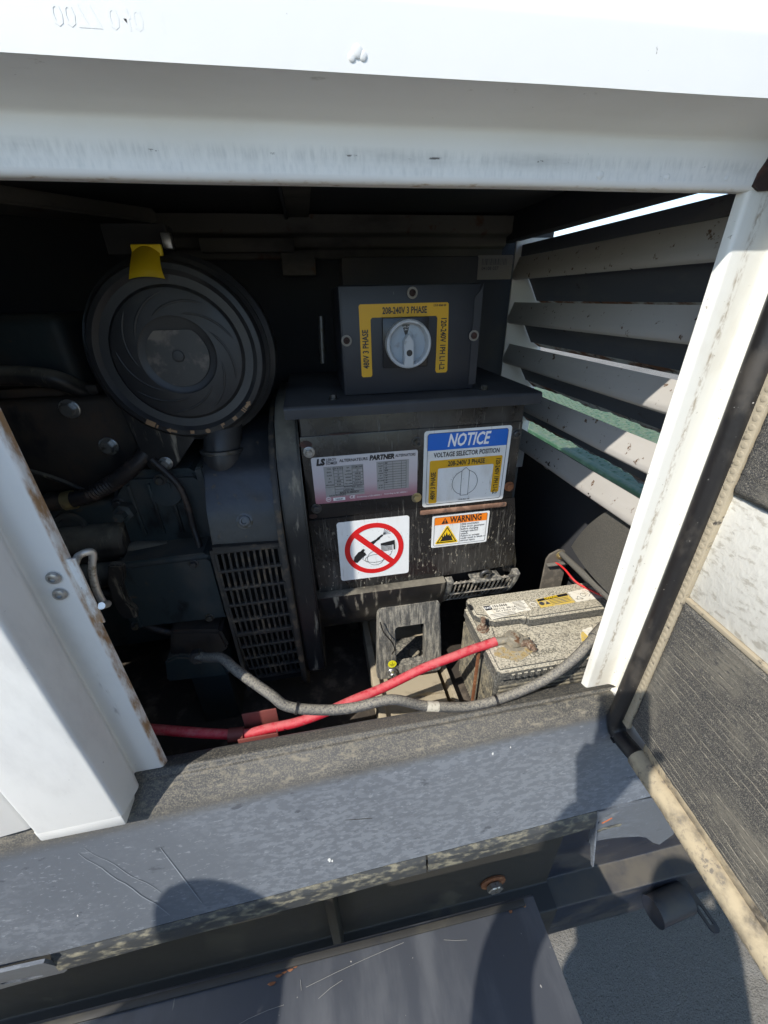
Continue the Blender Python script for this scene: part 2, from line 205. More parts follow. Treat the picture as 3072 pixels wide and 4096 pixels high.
# ------------------------------------------------------------------ mesh helpers
def finish(me, smooth=True, angle=32):
    if smooth:
        for p in me.polygons: p.use_smooth = True
        try: me.set_sharp_from_angle(angle=math.radians(angle))
        except Exception: pass
def put(name, me, m_, parent=None):
    o = bpy.data.objects.new(name, me); COL.objects.link(o)
    if m_ is not None and len(me.materials) == 0: me.materials.append(M[m_] if isinstance(m_, str) else m_)
    if parent is not None:
        o.parent = parent; o.matrix_parent_inverse = Matrix.Translation(-abs_loc(parent))
    return o
_loc = {}
def abs_loc(p): return _loc.get(p.name, Vector((0, 0, 0)))
def thing(name, label, cat, loc=(0, 0, 0), group=None):
    e = bpy.data.objects.new(name, None); COL.objects.link(e); e.location = loc; e.empty_display_size = .05
    _loc[e.name] = Vector(loc); e['label'] = label; e['category'] = cat
    if group: e['group'] = group
    return e
def tag(o, label, cat, group=None):
    o['label'] = label; o['category'] = cat
    if group: o['group'] = group
    return o
def from_bm(bm, name, m_, parent=None, smooth=True, angle=32):
    bmesh.ops.recalc_face_normals(bm, faces=bm.faces[:])
    me = bpy.data.meshes.new(name); bm.to_mesh(me); bm.free(); finish(me, smooth, angle); return put(name, me, m_, parent)
def bm_box(bm, x0, x1, y0, y1, z0, z1, bev=.002, seg=2, mtx=None):
    r = bmesh.ops.create_cube(bm, size=1); vs = r['verts']
    for v in vs: v.co = Vector((x0 + (v.co.x + .5) * (x1 - x0), y0 + (v.co.y + .5) * (y1 - y0), z0 + (v.co.z + .5) * (z1 - z0)))
    if bev:
        es = list({e for v in vs for e in v.link_edges})
        rr = bmesh.ops.bevel(bm, geom=es, offset=bev, segments=seg, affect='EDGES', profile=.5)
        vs = list({v for f in rr['faces'] for v in f.verts} | {v for v in vs if v.is_valid})
    if mtx:
        for v in vs: v.co = mtx @ v.co
    return vs
def box(name, x0, x1, y0, y1, z0, z1, m_, parent=None, bev=.002, seg=2, mtx=None):
    bm = bmesh.new(); bm_box(bm, x0, x1, y0, y1, z0, z1, bev, seg, mtx); return from_bm(bm, name, m_, parent)
def fillet(pts, r, n=4):
    if n == 0 or r == 0: return [Vector(p) for p in pts]
    P = [Vector(p) for p in pts]; res = [P[0]]
    for i in range(1, len(P) - 1):
        a, b, c = P[i - 1], P[i], P[i + 1]
        d = min(r, (a - b).length * .45, (c - b).length * .45)
        p0 = b + (a - b).normalized() * d; p2 = b + (c - b).normalized() * d
        for k in range(n + 1):
            t = k / n; res.append(p0 * (1 - t) ** 2 + b * 2 * t * (1 - t) + p2 * t * t)
    res.append(P[-1]); return res
def offset(P, t):
    """miter-offset an open 2-D polyline to its left by t"""
    out_ = []
    for i, p in enumerate(P):
        d1 = (P[i] - P[i - 1]).normalized() if i > 0 else None; d2 = (P[i + 1] - P[i]).normalized() if i < len(P) - 1 else None
        d1 = d1 or d2; d2 = d2 or d1
        n1 = Vector((-d1.y, d1.x)); n2 = Vector((-d2.y, d2.x)); nn = (n1 + n2)
        if nn.length < 1e-6: nn = n1
        nn.normalize(); k = max(.4, nn.dot(n1)); out_.append(p + nn * (t / k))
    return out_
def sheet(name, pts, t, axis, a0, a1, m_, parent=None, r=.004, n=4, stations=1, wob=0.0, warp=None):
    """bent sheet metal: open 2-D profile, thickness t to the left, swept along axis ('x': profile is (y,z); 'z': (x,y); 'y': (x,z))"""
    P = fillet([Vector(p) for p in pts], r, n); Q = offset(P, t); ring = P + Q[::-1]
    bm = bmesh.new(); rows = []
    for s in range(stations + 1):
        a = a0 + (a1 - a0) * s / stations; row = []
        for j, p in enumerate(ring):
            q = p.copy()
            if warp: q = Vector(warp(q, a))
            if wob: q = q + Vector((noise.noise((a * 6, q.x * 9, 3.1)), noise.noise((a * 6, q.y * 9, 7.7)))) * wob
            row.append(bm.verts.new({'x': (a, q.x, q.y), 'z': (q.x, q.y, a), 'y': (q.x, a, q.y)}[axis]))
        rows.append(row)
    k = len(ring)
    for s in range(stations):
        for j in range(k): bm.faces.new((rows[s][j], rows[s][(j + 1) % k], rows[s + 1][(j + 1) % k], rows[s + 1][j]))
    h = len(P)
    for row in (rows[0], rows[-1]):
        for j in range(h - 1): bm.faces.new((row[j], row[j + 1], row[k - 2 - j], row[k - 1 - j]))
    return from_bm(bm, name, m_, parent, angle=40)
def solid(name, pts, axis, a0, a1, m_, parent=None, bev=.0, seg=2):
    bm = bmesh.new()
    f = lambda p, a: {'x': (a, p[0], p[1]), 'z': (p[0], p[1], a), 'y': (p[0], a, p[1])}[axis]
    A = [bm.verts.new(f(p, a0)) for p in pts]; B = [bm.verts.new(f(p, a1)) for p in pts]; k = len(pts)
    bm.faces.new(A); bm.faces.new(B[::-1])
    for j in range(k): bm.faces.new((A[j], B[j], B[(j + 1) % k], A[(j + 1) % k]))
    if bev:
        bmesh.ops.recalc_face_normals(bm, faces=bm.faces[:])
        bmesh.ops.bevel(bm, geom=[e for e in bm.edges if e.calc_face_angle(0) > .5], offset=bev, segments=seg, affect='EDGES')
    return from_bm(bm, name, m_, parent)
def frame(axis):
    z = Vector(axis).normalized(); x = z.orthogonal().normalized(); return x, z.cross(x), z
def bm_lathe(bm, prof, c, axis, n=32, a0=0, a1=2 * math.pi):
    x, y, z = frame(axis); c = Vector(c); rows = []; full = abs(a1 - a0 - 2 * math.pi) < 1e-6
    for r, h in prof:
        rows.append([bm.verts.new(c + z * h + (x * math.cos(a0 + (a1 - a0) * i / n) + y * math.sin(a0 + (a1 - a0) * i / n)) * max(r, 1e-5)) for i in range(n if full else n + 1)])
    for a, b in zip(rows, rows[1:]):
        k = len(a)
        for i in range(k if full else k - 1): bm.faces.new((a[i], a[(i + 1) % k], b[(i + 1) % k], b[i]))
    if full:
        if prof[0][0] > 1e-4: bm.faces.new(rows[0][::-1])
        if prof[-1][0] > 1e-4: bm.faces.new(rows[-1])
    return rows
def lathe(name, prof, c, axis, m_, parent=None, n=40, angle=35):
    bm = bmesh.new(); bm_lathe(bm, prof, c, axis, n); bmesh.ops.remove_doubles(bm, verts=bm.verts[:], dist=2e-5); return from_bm(bm, name, m_, parent, angle=angle)
def hexbolt(name, c, axis, r, h, m_, parent=None, washer=True, rot=0.3, socket=False):
    bm = bmesh.new(); c = Vector(c); x, y, z = frame(axis)
    if washer: bm_lathe(bm, [(r * 1.45, 0), (r * 1.45, h * .18), (r * 1.35, h * .24)], c, axis, 20)
    n = 20 if socket else 6
    prof = [(r, h * .2), (r, h * .88), (r * .86, h)]
    rows = [[bm.verts.new(c + z * hh + (x * math.cos(rot + 2 * math.pi * i / n) + y * math.sin(rot + 2 * math.pi * i / n)) * rr) for i in range(n)] for rr, hh in prof]
    if socket:
        for rr, hh in ((r * .5, h), (r * .45, h * .5)):
            rows.append([bm.verts.new(c + z * hh + (x * math.cos(rot + 2 * math.pi * i / n) + y * math.sin(rot + 2 * math.pi * i / n)) * rr) for i in range(n)])
    for a, b in zip(rows, rows[1:]):
        for i in range(n): bm.faces.new((a[i], a[(i + 1) % n], b[(i + 1) % n], b[i]))
    bm.faces.new(rows[-1]); bm.faces.new(rows[0][::-1])
    return from_bm(bm, name, m_, parent, angle=28)
def smooth_path(pts, n=8):
    P = [Vector(p) for p in pts]; P = [P[0] * 2 - P[1]] + P + [P[-1] * 2 - P[-2]]; res = []
    for i in range(1, len(P) - 2):
        a, b, c, d = P[i - 1:i + 3]
        for k in range(n):
            t = k / n; res.append(.5 * ((2 * b) + (c - a) * t + (2 * a - 5 * b + 4 * c - d) * t * t + (3 * b - a - 3 * c + d) * t ** 3))
    res.append(P[-2]); return res
def bm_tube(bm, pts, r, n=12, rf=None, cap=True):
    P = [Vector(p) for p in pts]; rows = []; up = None
    for i, p in enumerate(P):
        d = (P[min(i + 1, len(P) - 1)] - P[max(i - 1, 0)]).normalized()
        if up is None: up = d.orthogonal().normalized()
        up = (up - d * up.dot(d)).normalized(); sd_ = d.cross(up)
        rr = rf(i, len(P)) * r if rf else r
        rows.append([bm.verts.new(p + (up * math.cos(2 * math.pi * j / n) + sd_ * math.sin(2 * math.pi * j / n)) * rr) for j in range(n)])
    for a, b in zip(rows, rows[1:]):
        for j in range(n): bm.faces.new((a[j], a[(j + 1) % n], b[(j + 1) % n], b[j]))
    if cap: bm.faces.new(rows[0][::-1]); bm.faces.new(rows[-1])
def tube(name, pts, r, m_, parent=None, n=14, k=8, rf=None, straight=False):
    bm = bmesh.new(); bm_tube(bm, pts if straight else smooth_path(pts, k), r, n, rf); return from_bm(bm, name, m_, parent, angle=50)
def rrect(w, h, r, n=5):
    """rounded rectangle outline about the origin"""
    res = []
    for cx, cy, a in ((w / 2 - r, h / 2 - r, 0), (-w / 2 + r, h / 2 - r, 90), (-w / 2 + r, -h / 2 + r, 180), (w / 2 - r, -h / 2 + r, 270)):
        for k in range(n + 1): t = math.radians(a + 90 * k / n); res.append((cx + r * math.cos(t), cy + r * math.sin(t)))
    return res
class Face:
    """a flat face of a thing: origin, right, up; draws thin printed or stuck-on shapes on it"""
    def __init__(s, O, U, V): s.O = Vector(O); s.U = Vector(U).normalized(); s.V = Vector(V).normalized(); s.N = s.U.cross(s.V).normalized()
    def at(s, u, v, d=0): return s.O + s.U * u + s.V * v + s.N * d
    def shapes(s, name, polys, d, m_, parent=None, th=.00025):
        bm = bmesh.new()
        for P in polys:
            a = [bm.verts.new(s.at(x, y, d)) for x, y in P]; b = [bm.verts.new(s.at(x, y, d - th)) for x, y in P]
            bm.faces.new(a); k = len(P)
            for i in range(k): bm.faces.new((a[i], b[i], b[(i + 1) % k], a[(i + 1) % k]))
        return from_bm(bm, name, m_, parent, smooth=False)
    def strips(s, name, lines, wd, d, m_, parent=None):
        polys = []
        for ln in lines:
            P = [Vector(p) for p in ln]; L_ = offset(P, wd / 2); R_ = offset(P, -wd / 2)
            for i in range(len(P) - 1): polys.append([tuple(L_[i]), tuple(R_[i]), tuple(R_[i + 1]), tuple(L_[i + 1])])
        return s.shapes(name, polys, d, m_, parent)
    def letters(s, name, items, d, m_, parent=None, joined=False):
        """items: (text, u, v, size, angle deg, align, bold, shear, xscale or wanted width if below .3)"""
        bm = bmesh.new(); o = None
        for it in items:
            body, u, v, size, ang, al, bold, shear, xs = it
            me = text_mesh(body, size, al, bold, shear)
            if xs < .3 and len(me.vertices):
                xx = [q.co.x for q in me.vertices]; xs = xs / max(1e-6, max(xx) - min(xx))
            R_ = Matrix.Rotation(math.radians(ang), 2); vs = []
            for q in me.vertices:
                p = R_ @ Vector((q.co.x * xs, q.co.y)); vs.append(bm.verts.new(s.at(u + p.x, v + p.y, d)))
            for f in me.polygons:
                try: bm.faces.new([vs[i] for i in f.vertices])
                except ValueError: pass
            bpy.data.meshes.remove(me)
            if not joined:
                me = bpy.data.meshes.new(name); bm.to_mesh(me); bm.free(); o = put(name, me, m_, parent); bm = bmesh.new()
        if joined:
            me = bpy.data.meshes.new(name); bm.to_mesh(me); o = put(name, me, m_, parent); o['kind'] = 'stuff'
        bm.free(); return o
def text_mesh(body, size, al='CENTER', bold=0, shear=0):
    cu = bpy.data.curves.new('t', 'FONT'); cu.body = body; cu.size = size; cu.align_x = al; cu.align_y = 'CENTER'; cu.offset = bold * size; cu.shear = shear; cu.resolution_u = 2
    ob = bpy.data.objects.new('t', cu); COL.objects.link(ob)
    dg = bpy.context.evaluated_depsgraph_get(); me = bpy.data.meshes.new_from_object(ob.evaluated_get(dg))
    bpy.data.objects.remove(ob); bpy.data.curves.remove(cu); return me
def arc(cx, cy, r, a0, a1, n=24): return [(cx + r * math.cos(math.radians(a0 + (a1 - a0) * i / n)), cy + r * math.sin(math.radians(a0 + (a1 - a0) * i / n))) for i in range(n + 1)]
def circle(cx, cy, r, n=28): return arc(cx, cy, r, 0, 360 - 360 / n, n - 1)
def plate_hole(name, outer, hole, f, th, m_, parent=None, bev=.0):
    """flat plate with one hole; outer and hole need the same number of points, matched in angle"""
    bm = bmesh.new(); k = len(outer)
    A = [bm.verts.new(f.at(*p, 0)) for p in outer]; H = [bm.verts.new(f.at(*p, 0)) for p in hole]
    B = [bm.verts.new(f.at(*p, -th)) for p in outer]; G = [bm.verts.new(f.at(*p, -th)) for p in hole]
    for i in range(k):
        j = (i + 1) % k
        bm.faces.new((A[i], A[j], H[j], H[i])); bm.faces.new((B[j], B[i], G[i], G[j])); bm.faces.new((A[j], A[i], B[i], B[j])); bm.faces.new((H[i], H[j], G[j], G[i]))
    bmesh.ops.recalc_face_normals(bm, faces=bm.faces[:])
    if bev: bmesh.ops.bevel(bm, geom=[e for e in bm.edges if e.calc_face_angle(0) > .9], offset=bev, segments=2, affect='EDGES')
    return from_bm(bm, name, m_, parent)

# ------------------------------------------------------------------ ground
GZ = -0.35
bm = bmesh.new()
for a, b, n_ in ((-1.2, 2.4, 1),):
    pass
g = [bm.verts.new(p) for p in ((-600, -600, GZ), (600, -600, GZ), (600, 600, GZ), (-600, 600, GZ))]; bm.faces.new(g)
gr = from_bm(bm, 'ground', 'asphalt', smooth=False); gr['kind'] = 'structure'; gr['label'] = 'dark grey asphalt ground under and beside the trailer'

# ------------------------------------------------------------------ canopy (the white sheet-metal housing)
canopy = thing('generator_canopy', 'white sheet metal generator housing with an open service bay', 'generator housing', (0, .35, GZ))
XL, XR = -1.35, .66
roof = sheet('roof_panel', [(-.0602, 1.5925), (-.0602, 1.634), (.015, 1.722), (.12, 1.79), (1.1, 1.84)], -.002, 'x', XL, XR + .06, 'white', canopy, r=.006, n=5, stations=40, wob=.0006)
hdr = sheet('header_rail', [(.016, 1.5445), (0, 1.5435), (0, 1.584), (-.019, 1.5900), (-.0590, 1.5955)], .002, 'x', XL, XR, 'white_frame', canopy, r=.005, n=4, stations=60, wob=.0007)
# stamped number on the roof edge, upside down
F = Face((-.100, -.0602, 1.6115), (1, 0, 0), (0, 0, 1))
bm = bmesh.new()
me = text_mesh('0077 040  13', .0145, 'CENTER', .01, 0)
vs = [bm.verts.new(F.at(q.co.x * 1.0, -q.co.y, .0003)) for q in me.vertices]
for f_ in me.polygons:
    try: bm.faces.new([vs[i] for i in f_.vertices])
    except ValueError: pass
r_ = bmesh.ops.extrude_face_region(bm, geom=bm.faces[:])
for v in [e for e in r_['geom'] if isinstance(e, bmesh.types.BMVert)]: v.co += Vector((0, .0011, 0))
from_bm(bm, 'stamped_number', 'white', roof, angle=60)
F = Face((.055, -.0605, 1.6035), (1, 0, 0), (0, 0, 1))
bm = bmesh.new()
for dx, dz, rr in ((0, 0, .004), (.004, -.002, .003), (-.004, -.003, .0028)):
    bmesh.ops.create_icosphere(bm, subdivisions=2, radius=rr, matrix=Matrix.Translation(F.at(dx, dz, 0)) @ Matrix.Diagonal((1, .25, 1, 1)))
from_bm(bm, 'paint_blister', 'white', roof)
for dx, w_ in ((.30, .005), (.375, .004), (.445, .0035)):       # runs of dried sealant under the header
    bm = bmesh.new(); bmesh.ops.create_icosphere(bm, subdivisions=2, radius=w_, matrix=Matrix.Translation((dx, -.0015, 1.5515)) @ Matrix.Diagonal((1, .35, .8, 1))); from_bm(bm, 'sealant_drip', 'white_frame', hdr)
# left pillar
lp = sheet('left_pillar', [(-.316, .012), (-.319, 0), (-.367, 0), (-.350, -.024), (-.361, -.066), (-.484, -.068), (-.490, -.020)], -.002, 'z', .742, 1.60, 'white_left', canopy, r=.006, n=5, stations=30, wob=.0005)
box('pillar_foot', -.4865, -.3625, -.0665, -.004, .716, .745, 'white_left', lp, .003)
for x_, z_ in ((-.336, 1.155), (-.338, 1.130)):
    lathe('button_bolt', [(.0085, 0), (.0085, .001), (.0072, .0035), (.0042, .0046), (.0040, .0046), (.0036, .002), (.0, .002)], (x_, -.0015, z_), (0, -1, 0), 'steel', lp, 20)
tube('latch_striker', [(-.312, .006, 1.166), (-.312, .020, 1.170), (-.303, .031, 1.166), (-.312, .032, 1.140), (-.318, .033, 1.110), (-.317, .032, 1.084), (-.306, .022, 1.088), (-.304, .006, 1.098)], .0048, 'chrome', lp, 12, 7)
box('striker_plate', -.330, -.308, .0045, .0075, 1.070, 1.175, 'white_left', lp, .001)
# panel left of the pillar
sheet('side_panel', [(-.496, .0), (-.502, -.046), (-.560, -.052), (-1.35, -.052)], -.002, 'z', .722, 1.60, 'white', canopy, r=.012, n=5, stations=12, wob=.0004)
# right pillar
rp = sheet('right_pillar', [(.477, .012), (.480, 0), (.531, 0), (.5405, -.008), (.530, -.030), (.524, -.056), (.66, -.060)], .002, 'z', .752, 1.593, 'white_right', canopy, r=.005, n=5, stations=30, wob=.0006)
box('pillar_foot', .5265, .640, -.0575, -.010, .706, .754, 'white_right', rp, .003)
bm = bmesh.new()
pts = [(.4785, 1.5455), (.4800, 1.556), (.4855, 1.566), (.490, 1.5815), (.497, 1.583), (.509, 1.581), (.520, 1.582), (.530, 1.578), (.532, 1.546), (.52, 1.5415), (.505, 1.5425), (.49, 1.5415)]
A = [bm.verts.new((x, -.0036 + .0006 * math.sin(x * 900), z)) for x, z in pts]; B = [bm.verts.new((x, .0005, z)) for x, z in pts]
bm.faces.new(A)
for i in range(len(A)): bm.faces.new((A[i], A[(i + 1) % len(A)], B[(i + 1) % len(A)], B[i]))
from_bm(bm, 'bare_rust_patch', 'rust_dark', hdr)
# inner shell
box('rear_wall', XL, .66, .700, .712, .45, 1.78, 'dark_wall', canopy, .002)
box('end_wall', XL, XL + .02, .004, .698, .45, 1.59, 'dark_wall', canopy, .002)
box('ceiling_lining', XL + .02, .505, .020, .698, 1.618, 1.632, 'dark_wall', canopy, .003)
box('ceiling_rib', -.020, .030, .022, .640, 1.606, 1.6175, 'ceil_rail', canopy, .003)
box('ceiling_rib', -.022, -.016, .024, .640, 1.602, 1.6175, 'dark_wall', canopy, .001)
solid('ceiling_glow_panel', [(-.62, .21), (-.60, .25), (-.275, .60), (-.34, .66), (-.72, .33)], 'z', 1.592, 1.616, 'ceil_rail', canopy, .004)  # added lighter panel, stands for bounce light glowing on the ceiling
sheet('rear_rail', [(.62, 1.612), (.622, 1.580), (.650, 1.575), (.652, 1.556), (.668, 1.553), (.67, 1.535), (.695, 1.535)], -.002, 'x', -.30, .505, 'ceil_rail', canopy, r=.004, stations=24, wob=.0008)
box('rail_cover', -.205, -.008, .600, .622, 1.541, 1.568, 'ceil_rail', canopy, .004)
box('rail_bracket', -.040, .035, .610, .640, 1.497, 1.545, 'ceil_rail', canopy, .003)
box('hanger_clip', -.207, -.193, .330, .345, 1.523, 1.545, 'steel', canopy, .002)
box('hanger_bracket', -.300, -.205, .36, .40, 1.518, 1.560, 'dark_wall', canopy, .003)
F = Face((.4605, .5985, 1.5075), (1, 0, 0), (0, 0, 1))
lab = F.shapes('serial_label', [rrect(.088, .050, .001)], .0005, mat('dull_label', (0.20, 0.185, 0.165), .6), canopy, .002)
F.shapes('barcode', [[(x, .005), (x + w_, .005), (x + w_, .018), (x, .018)] for x, w_ in [(-.034 + .0036 * i, random.choice((.0009, .0014, .002))) for i in range(18)]], .0009, 'ink_grey', lab)
F.letters('lettering', [('04108 037', -.034, -.002, .010, 0, 'LEFT', .02, 0, 1)], .0009, 'ink_grey', lab)

# louvred end wall: inverted-V slats
LX = .53; PITCH = .1005; Y0, Y1 = .020, .644
for k in range(5):
    zl = 1.486 - PITCH * k
    top = zl + .046
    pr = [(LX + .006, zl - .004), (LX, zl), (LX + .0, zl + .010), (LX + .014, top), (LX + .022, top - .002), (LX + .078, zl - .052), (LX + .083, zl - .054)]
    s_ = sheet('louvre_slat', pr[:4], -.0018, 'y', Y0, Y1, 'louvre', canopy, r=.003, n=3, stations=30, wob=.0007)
    sheet('outer_blade', [(LX + .014, top - .0005), (LX + .021, top - .002), (LX + .078, zl - .052)], -.0015, 'y', Y0, Y1, 'louvre_shade', s_, r=.003, n=3, stations=30, wob=.0010)
    # ragged rusted drip edge
    bm = bmesh.new(); rows = []
    N_ = 90
    for i in range(N_ + 1):
        y = Y0 + (Y1 - Y0) * i / N_; rag = .004 * noise.noise((y * 9, k * 5.0, 1.0)) + .0022 * noise.noise((y * 37, k, 4.0)) + .0012 * noise.noise((y * 120, k, 8.0))
        sc_ = 0.0 if k < 2 else .5 + .25 * k
        z1 = zl - .052 - .010 * (.35 + .3 * sc_) + rag * sc_
        x = LX + .0785
        rows.append([bm.verts.new(q) for q in ((x, y, zl - .051), (x + .024 + rag * sc_ * 1.5, y, z1 - .010), (x + .0245 + rag * sc_ * 1.5, y, z1 - .0085), (x + .0022, y, zl - .0495))])
    for a, b in zip(rows, rows[1:]):
        for j in range(4): bm.faces.new((a[j], a[(j + 1) % 4], b[(j + 1) % 4], b[j]))
    from_bm(bm, 'drip_edge', 'louvre_rust', s_)
box('slat_shade_strip', LX + .016, LX + .030, Y0, Y1, 1.5325, 1.5575, 'louvre_shade', canopy, .002)  # added dark strip, stands for shade on the upper part of the top slat
box('end_header', .507, .545, .018, .698, 1.5655, 1.640, 'dark_wall', canopy, .003)
box('louvre_end_frame', LX + .002, .640, .646, .652, .96, 1.572, 'white', canopy, .001)
box('louvre_end_frame', LX + .010, .640, .008, .014, .96, 1.572, 'white', canopy, .001)
box('louvre_top_clip', .515, .545, .628, .645, 1.573, 1.582, 'white', canopy, .002)
box('lower_end_panel', .650, .658, .016, .690, .46, 1.045, 'dark_wall', canopy, .003)
# curved air duct sheet below the louvres
bm = bmesh.new(); rows = []
for i in range(15):
    t = i / 14
    x = .556 - .060 * t ** .7; z = 1.086 - .122 * t
    row = []
    for j in range(13):
        s = j / 12; y = .012 + (.128 + .085 * t - .03 * t * t) * s
        row.append(bm.verts.new((x + .030 * s * s * t, y, z - .006 * s)))
    rows.append(row)
for a, b in zip(rows, rows[1:]):
    for j in range(12): bm.faces.new((a[j], a[j + 1], b[j + 1], b[j]))
bmesh.ops.solidify(bm, geom=bm.faces[:], thickness=.004)
from_bm(bm, 'air_duct', 'duct', canopy, angle=60)
br = solid('duct_bracket', [(.545, .55), (.545, .850), (.552, .864), (.575, .876), (.592, .872), (.605, .840), (.602, .55)], 'y', .296, .302, mat('taupe_bracket', (.13, .115, .095), .7, layers=[((.22, .19, .15), 40, .5, .66)]), canopy, .001)
box('bracket_fold', .545, .604, .284, .2955, .836, .840, 'duct', br, .001)
hexbolt('bolt', (.581, .2955, .861), (0, -1, 0), .0085, .009, 'brass', br)
tube('duct_rail', [(.580, .290, .868), (.545, .180, .905), (.505, .030, .950)], .0075, 'duct', canopy, 8, 4)

# ------------------------------------------------------------------ base frame: sill, tray, beams
base = thing('generator_base_frame', 'faded black steel sill and floor tray under the service bay', 'base frame', (0, .2, .42))
def sillwarp(p, x):
    y, z = p
    t = min(1, max(0, -y / .06)); z += t * .062 * (x - .056)
    return (y, z)
sill = sheet('sill', [(.030, .690), (.028, .735), (.004, .743), (-.005, .746), (-.010, .7405), (-.016, .742), (-.022, .7375), (-.042, .7225), (-.0535, .7075), (-.130, .542)], .003, 'x', -1.35, .9, 'sill', base, r=.008, n=5, stations=90, wob=.0010, warp=sillwarp)
b1 = lambda p, x: sillwarp(p, x)
def on_sill(x, w_):
    y, z = sillwarp((-.0535 - .0765 * w_, .7075 - .1655 * w_), x); return Vector((x, y - .0013, z + .0006))
def sill_mark(name, pts, wd, m_):
    bm = bmesh.new(); rows = []
    for i, (x, w_) in enumerate(pts):
        a = Vector(pts[max(0, i - 1)]); b = Vector(pts[min(len(pts) - 1, i + 1)]); d = Vector((b.x - a.x, (b.y - a.y) * .18)).normalized()
        k = wd * (.4 + .6 * math.sin(math.pi * (i + .5) / len(pts))) * .5
        rows.append((bm.verts.new(on_sill(x - d.y * k, w_ + d.x * k / .18)), bm.verts.new(on_sill(x + d.y * k, w_ - d.x * k / .18))))
    for a, b in zip(rows, rows[1:]): bm.faces.new((a[0], a[1], b[1], b[0]))
    return from_bm(bm, name, m_, sill, smooth=False)
M['pale_scratch'] = mat('pale_scratch', (.21, .23, .255), .5); M['white_chip'] = mat('white_chip', (.6, .6, .58), .6)
sill_mark('scratch_mark', [(-.455 + .0105 * i, .12 + .066 * i + .01 * math.sin(i * 1.7)) for i in range(13)], .0016, 'pale_scratch')
sill_mark('scratch_mark', [(-.446 + .0108 * i, .08 + .060 * i + .012 * math.sin(i * 1.3)) for i in range(11)], .0011, 'pale_scratch')
sill_mark('scratch_mark', [(-.33 + .006 * i, .25 + .07 * i) for i in range(10)], .0018, 'pale_scratch')
sill_mark('scratch_mark', [(-.02 + .012 * i, .42 + .012 * i) for i in range(5)], .0012, 'chassis')
random.seed(5)
for x, w_, r in ((-.055, .78, .0026), (-.05, .80, .0018), (.26, .10, .0018), (.295, .08, .0014), (-.47, .70, .0012)):
    bm = bmesh.new(); c = [bm.verts.new(on_sill(x + r * math.cos(a) * random.uniform(.6, 1.2), w_ + r * 1.6 / .18 * math.sin(a) * random.uniform(.6, 1.2))) for a in [i * .8 for i in range(8)]]; bm.faces.new(c); from_bm(bm, 'paint_chip', 'white_chip', sill, smooth=False)
for x0, x1 in ((-.52, .118), (.122, .46)):
    sheet('lower_flange', [(-.1305, .541), (-.136, .530), (-.139, .494), (-.120, .490)], .003, 'x', x0, x1, 'sill_band', sill, r=.003, n=3, stations=24, wob=.0009, warp=b1)
# lashing brackets at both ends of the flange
F = Face((.56, -.1345, .490), (1, 0, 0), (0, .06, 1))
outer = [(-.096, .070), (-.06, .071), (-.02, .069), (.02, .067), (.06, .064), (.10, .060), (.125, .03), (.125, -.03), (.12, -.09), (.095, -.120), (.075, -.105), (.05, -.075), (.027, -.062), (-.01, -.050), (-.04, -.042), (-.07, -.038), (-.094, -.040), (-.096, -.01), (-.096, .02), (-.096, .05)]
hx, hz_ = -.069, .042
ang = [math.atan2(p[1] - hz_, p[0] - hx) for p in outer]
hole = [(hx + .0225 * math.cos(a), hz_ + .0085 * math.sin(a) + .55 * .0225 * math.cos(a)) for a in ang]
lb = plate_hole('lashing_bracket', outer, hole, F, .005, 'sill', base, 0)
F.strips('primer_chip', [[(hx + .0245 * math.cos(a), hz_ + .0105 * math.sin(a) + .55 * .0245 * math.cos(a)) for a in [4.3 + .12 * i for i in range(8)]]], .004, .0006, mat('orange_primer', (.62, .16, .05), .7), lb)
F.strips('dust_line', [[(-.088, -.004), (-.07, .004), (-.045, .006), (-.03, .003)]], .010, .0005, 'sill_band', lb)
solid('gusset', [(-.131, .566), (-.166, .425), (-.161, .425), (-.112, .55)], 'x', .4605, .4640, 'sill', lb, 0)
F = Face((-.60, -.134, .452), (1, 0, 0), (0, -.15, 1))
outer = [(-.082, .072), (-.04, .076), (0, .076), (.05, .076), (.09, .074), (.11, .06), (.12, .03), (.125, 0), (.128, -.05), (.118, -.085), (.095, -.082), (.07, -.062), (.045, -.048), (.02, -.042), (-.01, -.038), (-.04, -.036), (-.068, -.036), (-.080, -.02), (-.082, .01), (-.082, .045)]
outer2 = [(-x * 1.0, z * .95) for x, z in outer]; ang = [math.atan2(p[1] + .012, p[0] - .012) for p in outer2]
hole2 = [(.012 + .030 * math.cos(a), -.012 + .011 * math.sin(a) - .2 * .030 * math.cos(a)) for a in ang]
plate_hole('lashing_bracket', outer2, hole2, F, .005, 'sill', base, 0)
tray = box('floor_tray', XL + .03, .648, .034, .690, .512, .520, 'floor', base, .002)
box('tray_front_wall', XL + .03, .648, .0325, .0375, .522, .690, 'floor', base, .001)
# cross beam under the alternator foot
cb = sheet('cross_beam', [(.074, .522), (.074, .606), (.092, .606), (.094, .590), (.246, .590), (.250, .522)], -.004, 'y', .045, .62, 'foot_beam', base, r=.003, n=3, stations=12, wob=.0006)
solid('beam_web', [(.10, .591), (.135, .591), (.200, .605), (.240, .591), (.245, .5915), (.245, .590), (.10, .590)], 'y', .16, .166, 'foot_beam', cb, 0)
sheet('battery_cradle', [(.262, .522), (.262, .60), (.268, .60)], .003, 'y', .04, .26, 'foot_beam', base, r=.001, n=2)
box('battery_shelf', .268, .648, .040, .262, .570, .578, 'floor', base, .001)

